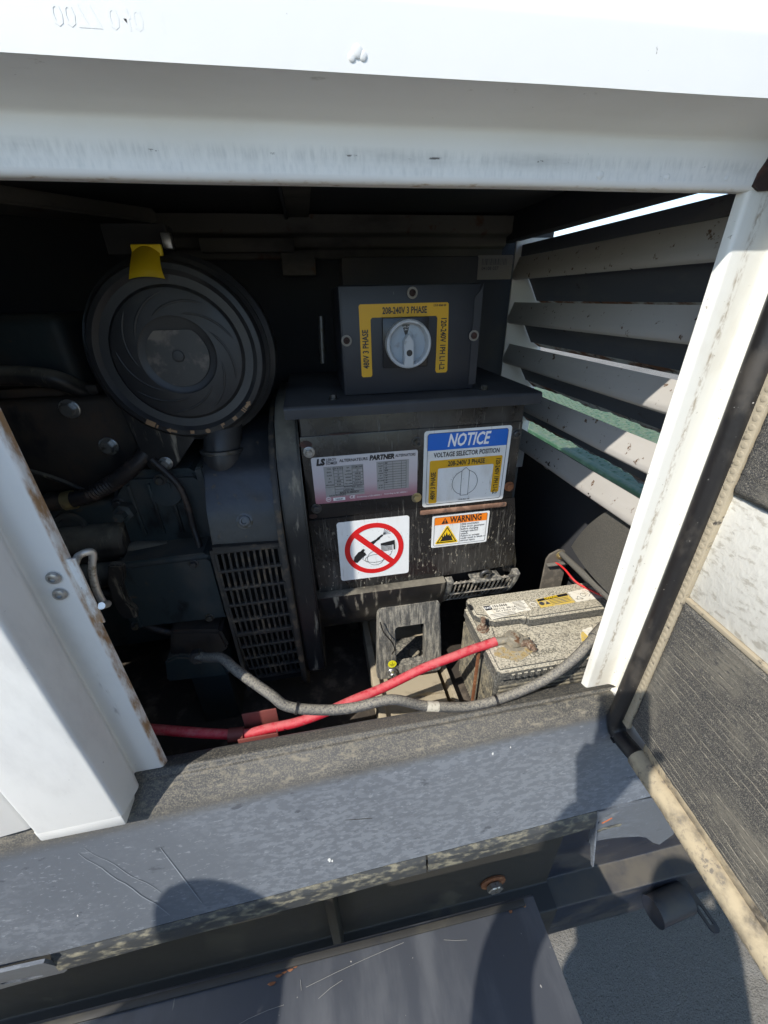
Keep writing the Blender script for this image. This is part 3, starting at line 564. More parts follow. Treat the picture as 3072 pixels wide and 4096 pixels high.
# chassis of the trailer below
ch = thing('trailer_chassis', 'dark steel trailer chassis rail below the sill with large rusty bolt', 'chassis', (0, -.02, GZ))
rail = sheet('chassis_rail', [(-.018, .34), (-.048, .34), (-.050, .004), (-.108, 0), (-.110, -.19), (-.06, -.195)], .006, 'x', -1.6, .505, 'chassis', ch, r=.005, n=4, stations=20, wob=.0008)
sheet('chassis_rail', [(-.018, .33), (-.040, .33), (-.042, -.003), (-.106, -.005), (-.108, -.19), (-.06, -.195)], .006, 'x', .507, 1.5, 'chassis_blue', ch, r=.005, n=4, stations=16, wob=.0008)
lathe('rust_washer', [(.034, 0), (.034, .004), (.030, .005), (.0, .005)], (.336, -.0505, .092), (0, -1, 0), 'rust', ch, 28)
hexbolt('bolt', (.336, -.055, .092), (0, -1, 0), .021, .016, 'steel', ch, washer=False)
box('rail_strut', -.080, -.062, -.112, -.052, .02, .46, 'chassis', ch, .002)
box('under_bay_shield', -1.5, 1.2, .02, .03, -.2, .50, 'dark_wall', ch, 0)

# mudguard plate
fn = thing('mudguard', 'scratched dark grey flat steel mudguard plate in front of the chassis', 'mudguard', (-.3, -.36, GZ))
fp = sheet('guard_plate', [(-.186, .420), (-.188, .450), (-.43, .450), (-.44, .38)], .004, 'x', -1.25, .313, 'fender', fn, r=.006, n=4, stations=24, wob=.0008)
box('edge_strip', -1.25, .292, -.2035, -.1935, .4508, .4555, 'chassis', fp, .001)
F = Face((0, -.25, .4512), (1, 0, 0), (0, 1, 0))
sc = [[(-.245, -.006), (-.2, .003), (-.17, .0065), (-.145, .0075)], [(-.11, .020), (-.06, .0275), (-.01, .034), (.03, .0385), (.06, .0415)], [(.13, .032), (.15, .0275), (.17, .0245)], [(-.119, .030), (-.1175, .018)], [(-.09, .004), (-.07, .012), (-.05, .017)]]
F.strips('scratch_mark', sc, .0006, .0, 'scratch', fp)
for x, y, r in ((-.155, .041, .0035), (-.136, .044, .003), (-.146, .043, .0025), (-.166, .034, .004), (-.1275, .046, .002)):
    F.shapes('rust_chip', [[(x + r * 1.6 * math.cos(a) * (1 + .3 * math.sin(3 * a)), y + r * .55 * math.sin(a)) for a in [i * .6 for i in range(10)]]], .0003, 'rust', fp)
for x, y in ((.262, .046), (.29, .049)): lathe('rivet', [(.0035, 0), (.003, .0012), (0, .002)], F.at(x, y, 0), (0, 0, 1), 'rust', fp, 12)

# lashing tube with a slotted strap beside the chassis
tb = thing('frame_tube', 'short open blue-black steel tube with rusty bore below the chassis', 'steel tube', (.83, -.15, -.08))
bm = bmesh.new(); bm_lathe(bm, [(.029, .0), (.029, .11), (.036, .11), (.036, .0), (.0295, -.001)], (.775, -.148, -.05), (1, .10, 0), 28); from_bm(bm, 'tube_wall', 'chassis_blue', tb)
bm = bmesh.new(); bm_lathe(bm, [(.0285, .002), (.0285, .05), (.0, .05)], (.775, -.148, -.05), (1, .10, 0), 28); from_bm(bm, 'rusty_bore', 'rust', tb)
F = Face((.905, -.142, -.045), (.06, -1, 0), (1, .06, 0)); o_ = rrect(.150, .026, .0129, 4); h_ = [(x * .28 + .038, z * .42) for x, z in o_]
st = plate_hole('slotted_strap', o_, h_, F, .005, 'chassis_blue', tb)
bm = bmesh.new(); bm_box(bm, .985, 1.03, -.125, -.085, -.03, .0, .006, 3); bm_box(bm, .975, 1.04, -.084, -.076, -.036, .006, .002)
tag(from_bm(bm, 'marker_lamp', 'red_lens'), 'small red marker lamp half hidden behind the open door edge', 'lamp')

# ------------------------------------------------------------------ alternator
alt = thing('alternator', 'dirty black alternator with warning stickers and metal nameplate', 'alternator', (.17, .42, .60))
FY = .240
tbx = box('terminal_box', -.030, .392, FY, .56, .888, 1.274, 'black_box', alt, .004, 3)
# two cover plates on the front face, the lower one a little proud and bowed on the right
up = box('upper_cover', -.0315, .3905, FY - .003, FY - .0005, 1.069, 1.2355, 'black_box', tbx, .001)
low = solid('lower_cover', [(-.0335, 1.0675), (.397, 1.0725), (.404, 1.03), (.413, .96), (.415, .896), (.24, .890), (-.0295, .887)], 'y', FY - .0045, FY - .0005, 'black_box', tbx, .0008)
solid('side_flap', [(.3935, 1.07), (.405, 1.03), (.418, .95), (.430, .90), (.430, .865), (.400, .875), (.3935, .89)], 'y', FY + .004, FY + .06, 'black_box', tbx, .001)
box('cover_ledge', .190, .377, FY - .0115, FY - .005, 1.0565, 1.0665, mat('brown_rust_edge', (.16, .085, .055), .85, layers=[((.26, .15, .10), 70, .45, .62), ((.05, .035, .03), 40, .56, .68)], bump=(120, .5, .003)), tbx, .003)
lidp = sheet('lid', [(.221, 1.272), (.2215, 1.2905), (.56, 1.2905)], .0022, 'x', -.051, .411, 'black_smooth', alt, r=.004, n=4, stations=10, wob=.0005)
box('lid_side', .4085, .411, .226, .558, 1.274, 1.288, 'black_smooth', lidp, .0005); box('lid_side', -.0515, -.049, .226, .558, 1.274, 1.288, 'black_smooth', lidp, .0005)
for x in (.034, .318): hexbolt('lid_bolt', (x, .262 if x < .1 else .268, 1.293), (0, 0, 1), .0062, .009, 'bolt_dark', lidp)
for x, z, mt in ((-.018, 1.207, 'steel'), (.182, 1.210, 'bolt_dark'), (.380, 1.212, 'bolt_dark'), (-.016, 1.092, 'bolt_dark'), (.183, 1.095, 'brass'), (.380, 1.100, 'rust')):
    hexbolt('cover_bolt', (x, FY - .003, z), (0, -1, 0), .0072, .0075, mt, up, socket=(mt == 'bolt_dark'))
for x, z, w_, h_ in ((-.022, 1.222, .022, .014), (-.024, 1.076, .016, .010), (.04, 1.2365, .05, .0035), (.385, 1.093, .014, .012)):   # flaked rust along the seams
    bm = bmesh.new(); c = [(x + w_ / 2 * (1 + .35 * noise.noise((a, x * 40, 2))) * math.cos(a), z + h_ / 2 * (1 + .35 * noise.noise((a, z * 40, 5))) * math.sin(a)) for a in [i * .45 for i in range(14)]]
    Face((0, FY - .0031, 0), (1, 0, 0), (0, 0, 1)).shapes('rust_flake', [c], .0004, 'rust_dark', up)

AF = Face((0, FY - .0052, 0), (1, 0, 0), (0, 0, 1))        # printing plane just proud of the covers
# -- NOTICE sticker
nx, nz, nw, nh = .2825, 1.1505, .174, .159
no = Face((nx, FY - .0036, nz), (1, 0, 0), (0, 0, 1))
ns = no.shapes('notice_sticker', [rrect(nw, nh, .006)], 0, 'paper', alt, .0006); ns['label'] = 'white NOTICE voltage selector position sticker with blue header'
bw, bh = .160, .148
hd = [(-bw / 2, .040), (bw / 2, .040)] + [p for p in rrect(bw, bh, .005) if p[1] > .04]
hd = [(-bw / 2, .0405), (bw / 2, .0405)] + [(bw / 2, .069), (bw / 2 - .0015, .0725), (bw / 2 - .005, .074), (-bw / 2 + .005, .074), (-bw / 2 + .0015, .0725), (-bw / 2, .069)]
no.shapes('blue_header', [hd], .0003, 'blue', ns)
ol = rrect(bw, bh, .005); no.strips('border_line', [ol + [ol[0]]], .0008, .0005, 'ink', ns)
ayo = [(-.073, .0185), (.073, .0185)]
U = [(-.0745, -.070), (-.0745, .0180), (-.0725, .0200), (.0725, .0200), (.0745, .0180), (.0745, -.058), (.0725, -.060), (.0595, -.060), (.0575, -.058), (.0575, .001), (.0555, .003), (-.0555, .003), (-.0575, .001), (-.0575, -.070), (-.0595, -.072), (-.0725, -.072)]
no.shapes('amber_band', [U], .0003, 'orange_yellow', ns)
no.letters('lettering', [('NOTICE', 0, .0572, .0345, 0, 'CENTER', .026, .25, .086)], .0006, 'ink_white', ns)
no.letters('lettering', [('VOLTAGE SELECTOR POSITION', 0, .0305, .0135, 0, 'CENTER', .024, 0, .134), ('208-240V 3 PHASE', 0, .0112, .0140, 0, 'CENTER', .026, 0, .076),
                         ('480V 3 PHASE', -.066, -.034, .0135, 90, 'CENTER', .026, 0, .060), ('120-240V 1PH L1-L2', .066, -.024, .0130, -90, 'CENTER', .026, 0, .078), ('1310 4561 00', 0, -.0695, .0045, 0, 'CENTER', .02, 0, 1)], .0006, 'ink', ns)
no.strips('selector_drawing', [arc(0, -.032, .0265, 105, 255, 20), arc(0, -.032, .0265, 75, -75, 20), [(-.008, -.060), (-.008, -.0065), (0, .0005), (.008, -.0065), (.008, -.060), (-.008, -.060)]], .0008, .0005, 'ink', ns)
# -- nameplate
pl = Face((.0838, FY - .0036, 1.1485), (1, 0, 0), (0, 0, 1))
npl = pl.shapes('nameplate', [rrect(.200, .0945, .004)], 0, 'nameplate', alt, .0008); npl['label'] = 'silver and pink alternator nameplate with printed data tables'
pl.shapes('data_panel', [[(-.079, -.034), (-.005, -.034), (-.005, .028), (-.079, .028)], [(.020, -.030), (.083, -.030), (.083, .030), (.020, .030)]], .0003, 'plate_grey', npl)
pl.letters('lettering', [('LS', -.0840, .0372, .0165, 0, 'CENTER', .07, .2, .017), ('LEROY', -.0640, .0408, .0080, 0, 'CENTER', .014, .15, .019), ('SOMER', -.0635, .0340, .0080, 0, 'CENTER', .014, .15, .021), ('ALTERNATEURS', -.0225, .0375, .0078, 0, 'CENTER', .024, 0, .053),
                         ('PARTNER', .0305, .0380, .0130, 0, 'CENTER', .06, .2, .048), ('ALTERNATORS', .0760, .0385, .0076, 0, 'CENTER', .024, 0, .039)], .0006, 'ink', npl)
rows = []
for i, (a_, b_) in enumerate((('TYPE', 'LSA 43.2S15'), ('ENCL', '5'), ('CLASS', 'H'), ('IP', '23'), ('AVR', 'R250'), ('NO LOAD', '0.5A'))):
    z = .023 - .0065 * i; rows += [(a_, -.0695, z, .0038, 0, 'CENTER', .02, 0, .9), (b_, -.0525, z, .0046, 0, 'CENTER', .02, 0, .85)]
for i, (a_, b_) in enumerate((('S/N', 'CH2M12499'), ('LEADS', '12'), ('ALTITUDE', '1000 M'), ('WEIGHT', '210 KG'), ('SYSTEM', 'SHUNT'), ('FULL LOAD', '22.0V/1.5A'))):
    z = .023 - .0065 * i; rows += [(a_, -.034, z, .0036, 0, 'CENTER', .02, 0, .85), (b_, -.0165, z, .0046, 0, 'CENTER', .02, 0, .8)]
rows += [('BEARINGS', -.036, -.0155, .0035, 0, 'CENTER', .02, 0, 1), ('6307 2RS/C3', -.0185, -.0165, .0044, 0, 'CENTER', .02, 0, .85), ('643201400', -.035, -.0225, .0046, 0, 'CENTER', .02, 0, 1), ('MADE IN MEXICO', -.034, -.0275, .0046, 0, 'CENTER', .03, 0, 1), ('DATE  01/18/2012', -.057, -.0318, .0042, 0, 'CENTER', .02, 0, 1)]
for i, (a_, b_) in enumerate((('VOLTS', '480'), ('PHASE', '3'), ('HZ', '60'), ('RPM', '1800'), ('CONN', 'D'), ('PF', '0.8'), ('CONT', '36'), ('BR 125/40', '45'), ('', '54'), ('ST-BY', ''), ('BR 27C', ''))):
    z = .0255 - .005 * i; rows += [(a_, .0275, z, .0034, 0, 'CENTER', .02, 0, .9), (b_, .0385, z, .0042, 0, 'CENTER', .02, 0, .9)]
pl.letters('data_lettering', rows, .0006, 'ink', npl, True)
lines = [[(x, .0262), (x, -.0132)] for x in (-.061, -.044)] + [[(x, .0262), (x, -.0132)] for x in (-.0265, -.0065)] + [[(-.061, .0262 - .0065 * i), (-.044, .0262 - .0065 * i)] for i in range(7)] + [[(-.0265, .0262 - .0065 * i), (-.0065, .0262 - .0065 * i)] for i in range(7)]
lines += [[(-.079, -.0138), (-.005, -.0138)], [(-.061, -.0195), (-.0065, -.0195)], [(-.061, -.0250), (-.0065, -.0250)], [(-.061, -.0295), (-.0065, -.0295)], [(-.061, -.0145), (-.061, -.034)]]
lines += [[(x, .028), (x, -.029)] for x in (.034, .0515, .068, .0775)] + [[(.034, .028 - .0052 * i), (.0775, .028 - .0052 * i)] for i in range(12)]
pl.strips('table_line', lines, .0005, .0005, 'ink', npl)
pl.letters('lettering', [('CE', -.029, -.0385, .009, 0, 'CENTER', .02, 0, 1), ('Conforms a CEI 60034-1', .004, -.0395, .0042, 0, 'CENTER', .01, 0, 1.15), ('According to IEC 60034-1', .057, -.0385, .0042, 0, 'CENTER', .01, 0, 1.05)], .0006, 'ink_white', npl)
pl.shapes('number_tab', [[(-.066, -.0430), (-.043, -.0430), (-.043, -.0368), (-.066, -.0368)]], .0003, 'paper', npl)
pl.letters('lettering', [('166631', -.0545, -.0400, .0052, 0, 'CENTER', .02, 0, 1)], .0007, 'ink', npl)
cs = circle(-.075, -.039, .0045, 20); pl.strips('approval_mark', [cs + [cs[0]]], .0008, .0005, 'ink_white', npl); pl.letters('lettering', [('SA', -.0752, -.039, .0052, 0, 'CENTER', .02, 0, 1)], .0006, 'ink_white', npl)
# -- no pressure washer sticker
pr_ = Face((.094, FY - .0051, .9845), (1, 0, 0), (0, 0, 1))
ps = pr_.shapes('prohibition_sticker', [rrect(.149, .145, .006)], 0, 'paper', alt, .0006); ps['label'] = 'white sticker with red circle forbidding pressure washing'
ring_o = circle(0, .001, .0625, 48); ring_i = circle(0, .001, .0515, 48)
pr_.shapes('red_ring', [[ring_o[i], ring_o[(i + 1) % 48], ring_i[(i + 1) % 48], ring_i[i]] for i in range(48)], .0006, 'red_print', ps)
pr_.shapes('red_bar', [[(-.0428, .0352), (-.0335, .0440), (.0428, -.0325), (.0335, -.0415)]], .0008, 'red_print', ps)
pr_.shapes('washer_picture', [[(-.046, -.026), (-.043, -.014), (-.034, -.003), (-.028, -.0015), (-.020, -.006), (-.018, -.012), (-.024, -.016), (-.030, -.022), (-.038, -.030)],
    [(-.030, -.002), (-.024, .004), (-.020, .001), (-.025, -.007)], [(-.012, .010), (-.008, .018), (.004, .024), (.010, .028), (.0125, .024), (.004, .018), (-.002, .012), (-.006, .007)], [(.006, .0265), (.017, .0345), (.0195, .031), (.009, .023)],
    [(.0135, .007), (.0135, .0125), (.043, .0175), (.044, -.006), (.041, -.0065), (.0405, .0065)]] + [[(.014, .0055 - .003 * i), (.0385, .0072 - .003 * i), (.0385, .0058 - .003 * i), (.014, .0041 - .003 * i)] for i in range(5)], .0004, 'ink', ps)
pr_.strips('hose_drawing', [arc(.002, -.0225, .018, 0, 360, 26), [( x * 1.25 + .002, (y + .0225) * .55 - .0235) for x, y in arc(.0, -.0225, .018, 20, 400, 26)], [(-.022, -.012), (-.026, -.022), (-.018, -.030), (.0, -.034)], [(.020, -.024), (.034, -.018), (.038, -.008)]] +
    [[(.019, .0335), (.019 + .016 * math.cos(a), .0335 + .016 * math.sin(a))] for a in (0.1, .4, .7, 1.0, 1.3)], .0007, .0005, 'ink', ps)
# flatten the hose loops a little below the bar
# -- warning sticker
wf = Face((.2805, FY - .0051, 1.0095), (1, 0, 0), (0, 0, 1))
wsx = wf.shapes('warning_sticker', [rrect(.126, .0785, .004)], 0, 'paper', alt, .0006); wsx['label'] = 'small white and orange WARNING fire hazard sticker'
ol = rrect(.116, .0695, .003); wf.strips('border_line', [ol + [ol[0]]], .0006, .0005, 'ink', wsx)
wf.shapes('orange_header', [[(-.0577, .0165), (.0577, .0165), (.0577, .0335), (.0567, .0345), (-.0567, .0345), (-.0577, .0335)]], .0003, 'orange', wsx)
wf.shapes('alert_triangle', [[(-.043, .0185), (-.0275, .0185), (-.0352, .0325)]], .0005, 'ink', wsx)
wf.shapes('alert_mark', [[(-.0365, .0285), (-.0339, .0285), (-.0346, .0225), (-.0358, .0225)], [(-.0361, .0215), (-.0343, .0215), (-.0343, .0198), (-.0361, .0198)]], .0007, 'orange', wsx)
wf.letters('lettering', [('WARNING', .011, .0255, .0205, 0, 'CENTER', .026, 0, .070)], .0006, 'ink', wsx)
wf.shapes('fire_triangle', [[(-.0545, -.0285), (-.0530, -.031), (-.0055, -.031), (-.004, -.0285), (-.0275, .0125), (-.0310, .0125)]], .0004, 'yellow_print', wsx)
tri = [(-.0500, -.0275), (-.0085, -.0275), (-.0292, .0085)]; wf.strips('triangle_line', [tri + [tri[0], tri[1]]], .0020, .0006, 'ink', wsx)
wf.shapes('flame_mark', [[(-.044, -.0245), (-.040, -.018), (-.040, -.010), (-.0365, -.0145), (-.0350, -.006), (-.0325, -.013), (-.0300, -.003), (-.0270, -.012), (-.0235, -.007), (-.0225, -.014), (-.0195, -.010), (-.0180, -.018), (-.0150, -.0245)]], .0007, 'ink', wsx)
wf.strips('divider_line', [[(-.0005, .0165), (-.0005, -.034)]], .0006, .0005, 'ink', wsx)
wf.letters('small_lettering', [(t_, .0015, .0125 - .0058 * i, .0062, 0, 'LEFT', .012, 0, .98) for i, t_ in enumerate(('FIRE HAZARD!', 'Shut down generator', 'before changing', 'voltage selector', 'switch.', 'Failure to comply', 'could result in death or', 'serious injury.'))], .0006, 'ink_grey', wsx, True)
# -- rounded body, end bell, adaptor
lathe('stator_body', [(.0, -.085), (.196, -.085), (.2, -.08), (.2, .245), (.197, .248)], (.01, .450, .935), (1, 0, 0), 'black_body', alt, 56)
bm = bmesh.new(); rows = []
for k in range(29):
    a = math.radians(-3.5 - 106 * k / 28)
    rows.append([bm.verts.new((x, .432 - r * math.cos(a), .900 + r * math.sin(a))) for x, r in ((-.078, .190), (-.078, .214), (-.074, .217), (.246, .217), (.250, .214), (.250, .190))])
for a, b in zip(rows, rows[1:]):
    for q in range(6): bm.faces.new((a[q], a[(q + 1) % 6], b[(q + 1) % 6], b[q]))
bm.faces.new(rows[0]); bm.faces.new(rows[-1]); from_bm(bm, 'barrel_shell', 'black_body', alt, angle=50)
bell = lathe('end_bell', [(.0, .012), (.186, .012), (.186, .155), (.0, .16)], (.262, .432, .930), (1, 0, 0), 'void_shade', alt, 48)
BC = (.430, .930); BR_ = .2135
bpt = lambda x, a, r: (x, BC[0] - r * math.cos(math.radians(a)), BC[1] + r * math.sin(math.radians(a)))
for x, w_ in ((.262, .0085), (.424, .007)):
    bm = bmesh.new(); rows = []
    for k in range(25):
        a = -13.5 - 92 * k / 24
        rows.append([bm.verts.new(bpt(xx, a, rr)) for xx, rr in ((x - w_, BR_ - .016), (x - w_, BR_ + .001), (x - w_ * .5, BR_ + .004), (x + w_ * .5, BR_ + .004), (x + w_, BR_ + .001), (x + w_, BR_ - .016))])
    for a, b in zip(rows, rows[1:]):
        for q in range(6): bm.faces.new((a[q], a[(q + 1) % 6], b[(q + 1) % 6], b[q]))
    bm.faces.new(rows[0]); bm.faces.new(rows[-1]); from_bm(bm, 'bell_ring', 'cast_dusty', alt)
for i in range(14):                                                   # ribs of the end-bell grille, the part below the box
    x = .2775 + .0105 * i
    bm = bmesh.new(); bm_tube(bm, [bpt(x, -14 - 72 * k / 12, BR_) for k in range(13)], .0022, 6); from_bm(bm, 'grille_bar', 'grille_dusty', bell)
for k in range(6):
    a = -15 - 13 * k
    tube('grille_bar', [bpt(.268, a, BR_ + .0006), bpt(.420, a, BR_ + .0006)], .0027, 'grille_dusty', bell, 6, straight=True)
lug = box('lifting_lug', .313, .383, .214, .248, .874, .880, 'cast_dusty', alt, .002)
tube('lug_hook', [(.348, .226, .878), (.336, .224, .885), (.338, .222, .896), (.350, .222, .899), (.359, .224, .891)], .0042, 'bolt_dark', lug, 8, 5)
hexbolt('bolt', (.352, .226, .8805), (0, 0, 1), .0075, .010, 'bolt_dark', lug)
# adaptor housing with the big slotted grille on the engine side
AX0, AX1 = -.209, -.090
adp = [(.56, 1.235), (.40, 1.240), (.315, 1.222), (.262, 1.180), (.222, 1.115), (.206, 1.060), (.203, 1.048)]
ad = sheet('adaptor_shell', adp, .006, 'x', AX0, AX1, 'adaptor', alt, r=.02, n=5, stations=10, wob=.0008)
box('adaptor_shade_block', AX0 + .004, AX1 - .002, .235, .56, .64, 1.10, 'void_shade', ad, 0)  # solid block coloured near-black for the shade inside the open housing
solid('side_cheek', [(.56, 1.23), (.40, 1.232), (.318, 1.214), (.268, 1.176), (.228, 1.11), (.211, 1.05), (.205, .665), (.30, .62), (.56, .62)], 'x', AX0 - .004, AX0 + .002, 'adaptor', ad, 0)
flg = solid('flange_ring', [(.56, 1.262), (.40, 1.262), (.300, 1.240), (.236, 1.19), (.196, 1.115), (.180, 1.04), (.180, .690), (.22, .625), (.56, .60)], 'x', AX1, AX1 + .011, 'grille', alt, .002)
solid('inner_flange', [(.56, 1.275), (.40, 1.275), (.30, 1.25), (.24, 1.20), (.205, 1.115), (.195, 1.04), (.195, .70), (.24, .64), (.56, .62)], 'x', AX1 + .013, AX1 + .055, 'black_body', alt, .004)
hexbolt('shell_screw', (-.148, .2155, 1.092), (0, -.92, .38), .0105, .006, 'bolt_dark', ad, socket=True)
gr_ = solid('front_grille', [(AX0, 1.056), (AX1, 1.050), (AX1, 1.038), (AX0, 1.043)], 'y', .193, .208, 'grille', alt, .001)
nc, nr = 10, 9; gz0, gz1 = .672, 1.043
gy = lambda z: .1895 + .45 * (z - .945) ** 2
for i in range(nc + 1):
    x = AX0 + .003 + (AX1 - AX0 - .006) * i / nc
    bm = bmesh.new(); rows = []
    for k in range(13):
        z = gz0 - .006 + (gz1 - gz0 + .006) * k / 12; y = gy(z)
        rows.append([bm.verts.new(q) for q in ((x - .0021, y, z), (x + .0021, y, z), (x + .0015, y + .010, z), (x - .0015, y + .010, z))])
    for a, b in zip(rows, rows[1:]):
        for q in range(4): bm.faces.new((a[q], a[(q + 1) % 4], b[(q + 1) % 4], b[q]))
    bm.faces.new(rows[0]); bm.faces.new(rows[-1]); from_bm(bm, 'grille_bar', 'grille', gr_)
for k in range(nr + 1):
    z = gz0 + (gz1 - gz0) * k / nr; h_ = .0055 if k == 4 else .0032
    box('grille_bar', AX0, AX1, gy(z) - .0012, gy(z) + .008, z - h_, z + h_, 'grille', gr_, .0014, 2)
solid('grille_edge', [(AX0 - .006, .668), (AX0 - .006, 1.050), (AX0 + .001, 1.050), (AX0 + .001, .668)], 'y', .192, .235, 'grille', gr_, .001)
# mounting foot
F = Face((.168, .214, .724), (1, 0, 0), (0, .10, 1))
o_ = []; H_ = []
base_r = rrect(1, 1, .08, 5)
for x, z in base_r:
    o_.append((x * (.146 + .022 * (.5 - z)), z * .215)); H_.append((x * .070 + .002, z * .112 - .012))
ft = plate_hole('mounting_foot', o_, H_, F, .022, 'cast_dusty', alt, .003)
box('foot_saddle', .100, .234, .232, .30, .790, .838, 'cast_dusty', ft, .008, 3)
box('foot_pad', .098, .240, .222, .33, .596, .618, 'cast_dusty', ft, .004)
F2 = Face((.168, .2115, .724), (1, 0, 0), (0, .10, 1))
dot = F2.shapes('ground_symbol', [circle(-.045, -.058, .0105, 24)], .001, 'yellow_dot', ft, .001)
F2.strips('ground_mark', [[(-.045, -.051), (-.045, -.058)], [(-.052, -.058), (-.038, -.058)], [(-.050, -.0605), (-.040, -.0605)], [(-.048, -.063), (-.042, -.063)]], .0007, .0014, 'ink', dot)
F2.letters('cast_number', [('889', -.01, .062, .014, 0, 'CENTER', .02, 0, 1)], .0004, 'cast_dusty', ft)
hexbolt('ground_bolt', F2.at(-.046, -.083, 0), (0, -1, .1), .0085, .016, 'steel', ft, socket=True)
hexbolt('foot_bolt', (.192, .262, .618), (0, 0, 1), .016, .014, 'lead', ft)
tube('ground_wire', [(.098, .212, .80), (.104, .205, .775), (.122, .200, .745), (.128, .199, .722), (.122, .203, .703)], .0016, 'rubber', ft, 8)

# ------------------------------------------------------------------ voltage selector box on the lid
sel = thing('voltage_selector_box', 'small black steel box with amber voltage sticker and grey rotary switch', 'switch box', (.178, .36, 1.2928))
SY = .280
hs = box('housing', .056, .301, SY, .46, 1.294, 1.468, 'black_smooth', sel, .003, 3)
box('front_skirt', .0595, .2975, SY - .0022, SY - .0002, 1.2945, 1.4665, 'black_smooth', hs, .0008)
solid('side_flange', [(.2980, 1.456), (.3035, 1.468), (.3035, 1.302), (.2890, 1.302), (.2890, 1.448)], 'y', SY - .0038, SY - .0024, 'black_smooth', hs, .0004)
F = Face((.1675, SY - .0026, 1.3825), (1, 0, 0), (0, 0, 1))
for x, z in ((.179, 1.4555), (.065, 1.386), (.2925, 1.3865)):
    w2 = lathe('screw_washer', [(.0090, 0), (.0090, .0016), (.0062, .002), (.0058, .001), (0, .001)], (x, SY - .0036, z), (0, -1, 0), mat('dull_washer', (.22, .2, .17), .6), sel, 22)
    lathe('screw_head', [(.0055, 0), (.0052, .002), (.003, .003), (.0026, .0012), (0, .0012)], (x, SY - .0046, z), (0, -1, 0), 'rust_dark', w2, 16)
U = [(-.0790, -.055), (-.0790, .0555), (-.0765, .0578), (.0735, .0578), (.0758, .0555), (.0795, -.053), (.0770, -.0565), (.0595, -.0565), (.0568, -.053), (.0568, .034), (.0545, .0375), (-.0575, .0375), (-.0600, .034), (-.0600, -.055), (-.0620, -.0578), (-.0770, -.0578)]
ss = F.shapes('amber_sticker', [U], .0004, 'amber_sticker', sel, .0006)
F.letters('lettering', [('208-240V 3 PHASE', -.001, .0470, .0142, 0, 'CENTER', .028, 0, .077), ('480V 3 PHASE', -.0695, -.012, .0142, 90, 'CENTER', .028, 0, .063), ('120-240V 1PH L1-L2', .0680, -.008, .0138, -90, 'CENTER', .028, 0, .085), ('1310 4560 00', .0600, .0535, .0046, 0, 'CENTER', .03, 0, .022)], .0009, 'ink', ss)
swp = box('switch_plate', .127, .2075, SY - .010, SY - .0026, 1.339, 1.420, 'phone', sel, .002)
KC = (.1685, SY - .010, 1.3788)
kn = lathe('knob_ring', [(.034, 0), (.0385, .002), (.0392, .014), (.0385, .019), (.0365, .0205), (.0340, .0200), (.0325, .017), (.0315, .006), (.0, .006)], KC, (0, -1, 0), 'knob', sel, 48)
F3 = Face((KC[0], KC[1] - .0062, KC[2]), (1, 0, 0), (0, 0, 1))
F3.shapes('dish_print', [arc(0, 0, .0305, 100, 440, 40)], .0003, 'knob_dish', kn)
F3.shapes('position_window', [[(-.0095, .0295), (.0035, .0300), (-.0005, .014), (-.0045, .014)]], .0006, 'ink', kn)
F3.letters('lettering', [('200-24', -.003, .0265, .0042, 0, 'CENTER', 0, 0, .9), ('3PH', -.003, .0220, .0036, 0, 'CENTER', 0, 0, .9)], .0009, 'paper', kn)
solid('pointer', [(KC[0] + x, KC[2] + z) for x, z in ((-.0085, -.0345), (-.0090, .004), (-.0015, .0165), (.0075, .004), (.0080, -.0345))], 'y', KC[1] - .022, KC[1] - .006, 'knob', kn, .0012)
lathe('pointer_hole', [(.0052, 0), (.0052, .0004), (.0042, .0005), (.0, .0003)], (KC[0], KC[1] - .0221, KC[2] - .0135), (0, -1, 0), 'ink', kn, 18)
rb = box('control_housing', .084, .380, .500, .580, 1.300, 1.524, 'dark_wall', None, .004); tag(rb, 'plain black housing behind the voltage selector box', 'housing')
tube('sensor_probe', [(.026, .40, 1.335), (.028, .40, 1.38), (.030, .402, 1.42)], .006, 'bolt_dark', alt, 8)

# ------------------------------------------------------------------ engine
eng = thing('diesel_engine', 'oily dark teal and brown diesel engine behind the left pillar', 'engine', (-.6, .45, .52))
box('engine_block', -1.25, -.40, .40, .66, .66, 1.13, 'teal', eng, .01, 3)
hb = box('head_cover', -1.25, -.335, .365, .62, 1.118, 1.300, 'brown_engine', eng, .012, 3)
for x, z in ((-.442, 1.281), (-.400, 1.206), (-.60, 1.25)): hexbolt('bolt', (x, .3645, z), (0, -1, 0), .012, .014, 'steel', hb)
vc = box('valve_cover', -1.25, -.425, .40, .60, 1.302, 1.436, 'teal', eng, .02, 4)
box('valve_cover_lip', -1.25, -.395, .385, .62, 1.3005, 1.318, 'brown_engine', vc, .004)
bh_ = solid('bell_housing', [(-.405, .985), (-.400, 1.13), (-.365, 1.175), (-.235, 1.168), (-.217, 1.150), (-.217, .975)], 'y', .295, .56, 'teal', eng, .014, 3)
lip_ = solid('housing_flange', [(-.232, .955), (-.232, 1.178), (-.2165, 1.178), (-.2165, .955)], 'y', .282, .56, 'teal', eng, .003)
sb = solid('starter_cover', [(-.416, .862), (-.408, 1.000), (-.398, 1.022), (-.230, 1.024), (-.218, 1.012), (-.218, .858)], 'y', .222, .40, 'teal', eng, .010, 3)
box('cover_rib', -.395, -.388, .2185, .230, .87, 1.0, 'teal', sb, .003)
solid('starter_flange', [(-.395, 1.035), (-.372, 1.030), (-.378, 1.000), (-.388, .985), (-.390, .945), (-.380, .925), (-.385, .905), (-.408, .908), (-.415, .94), (-.408, 1.0)], 'y', .206, .222, 'black_body', eng, .003)
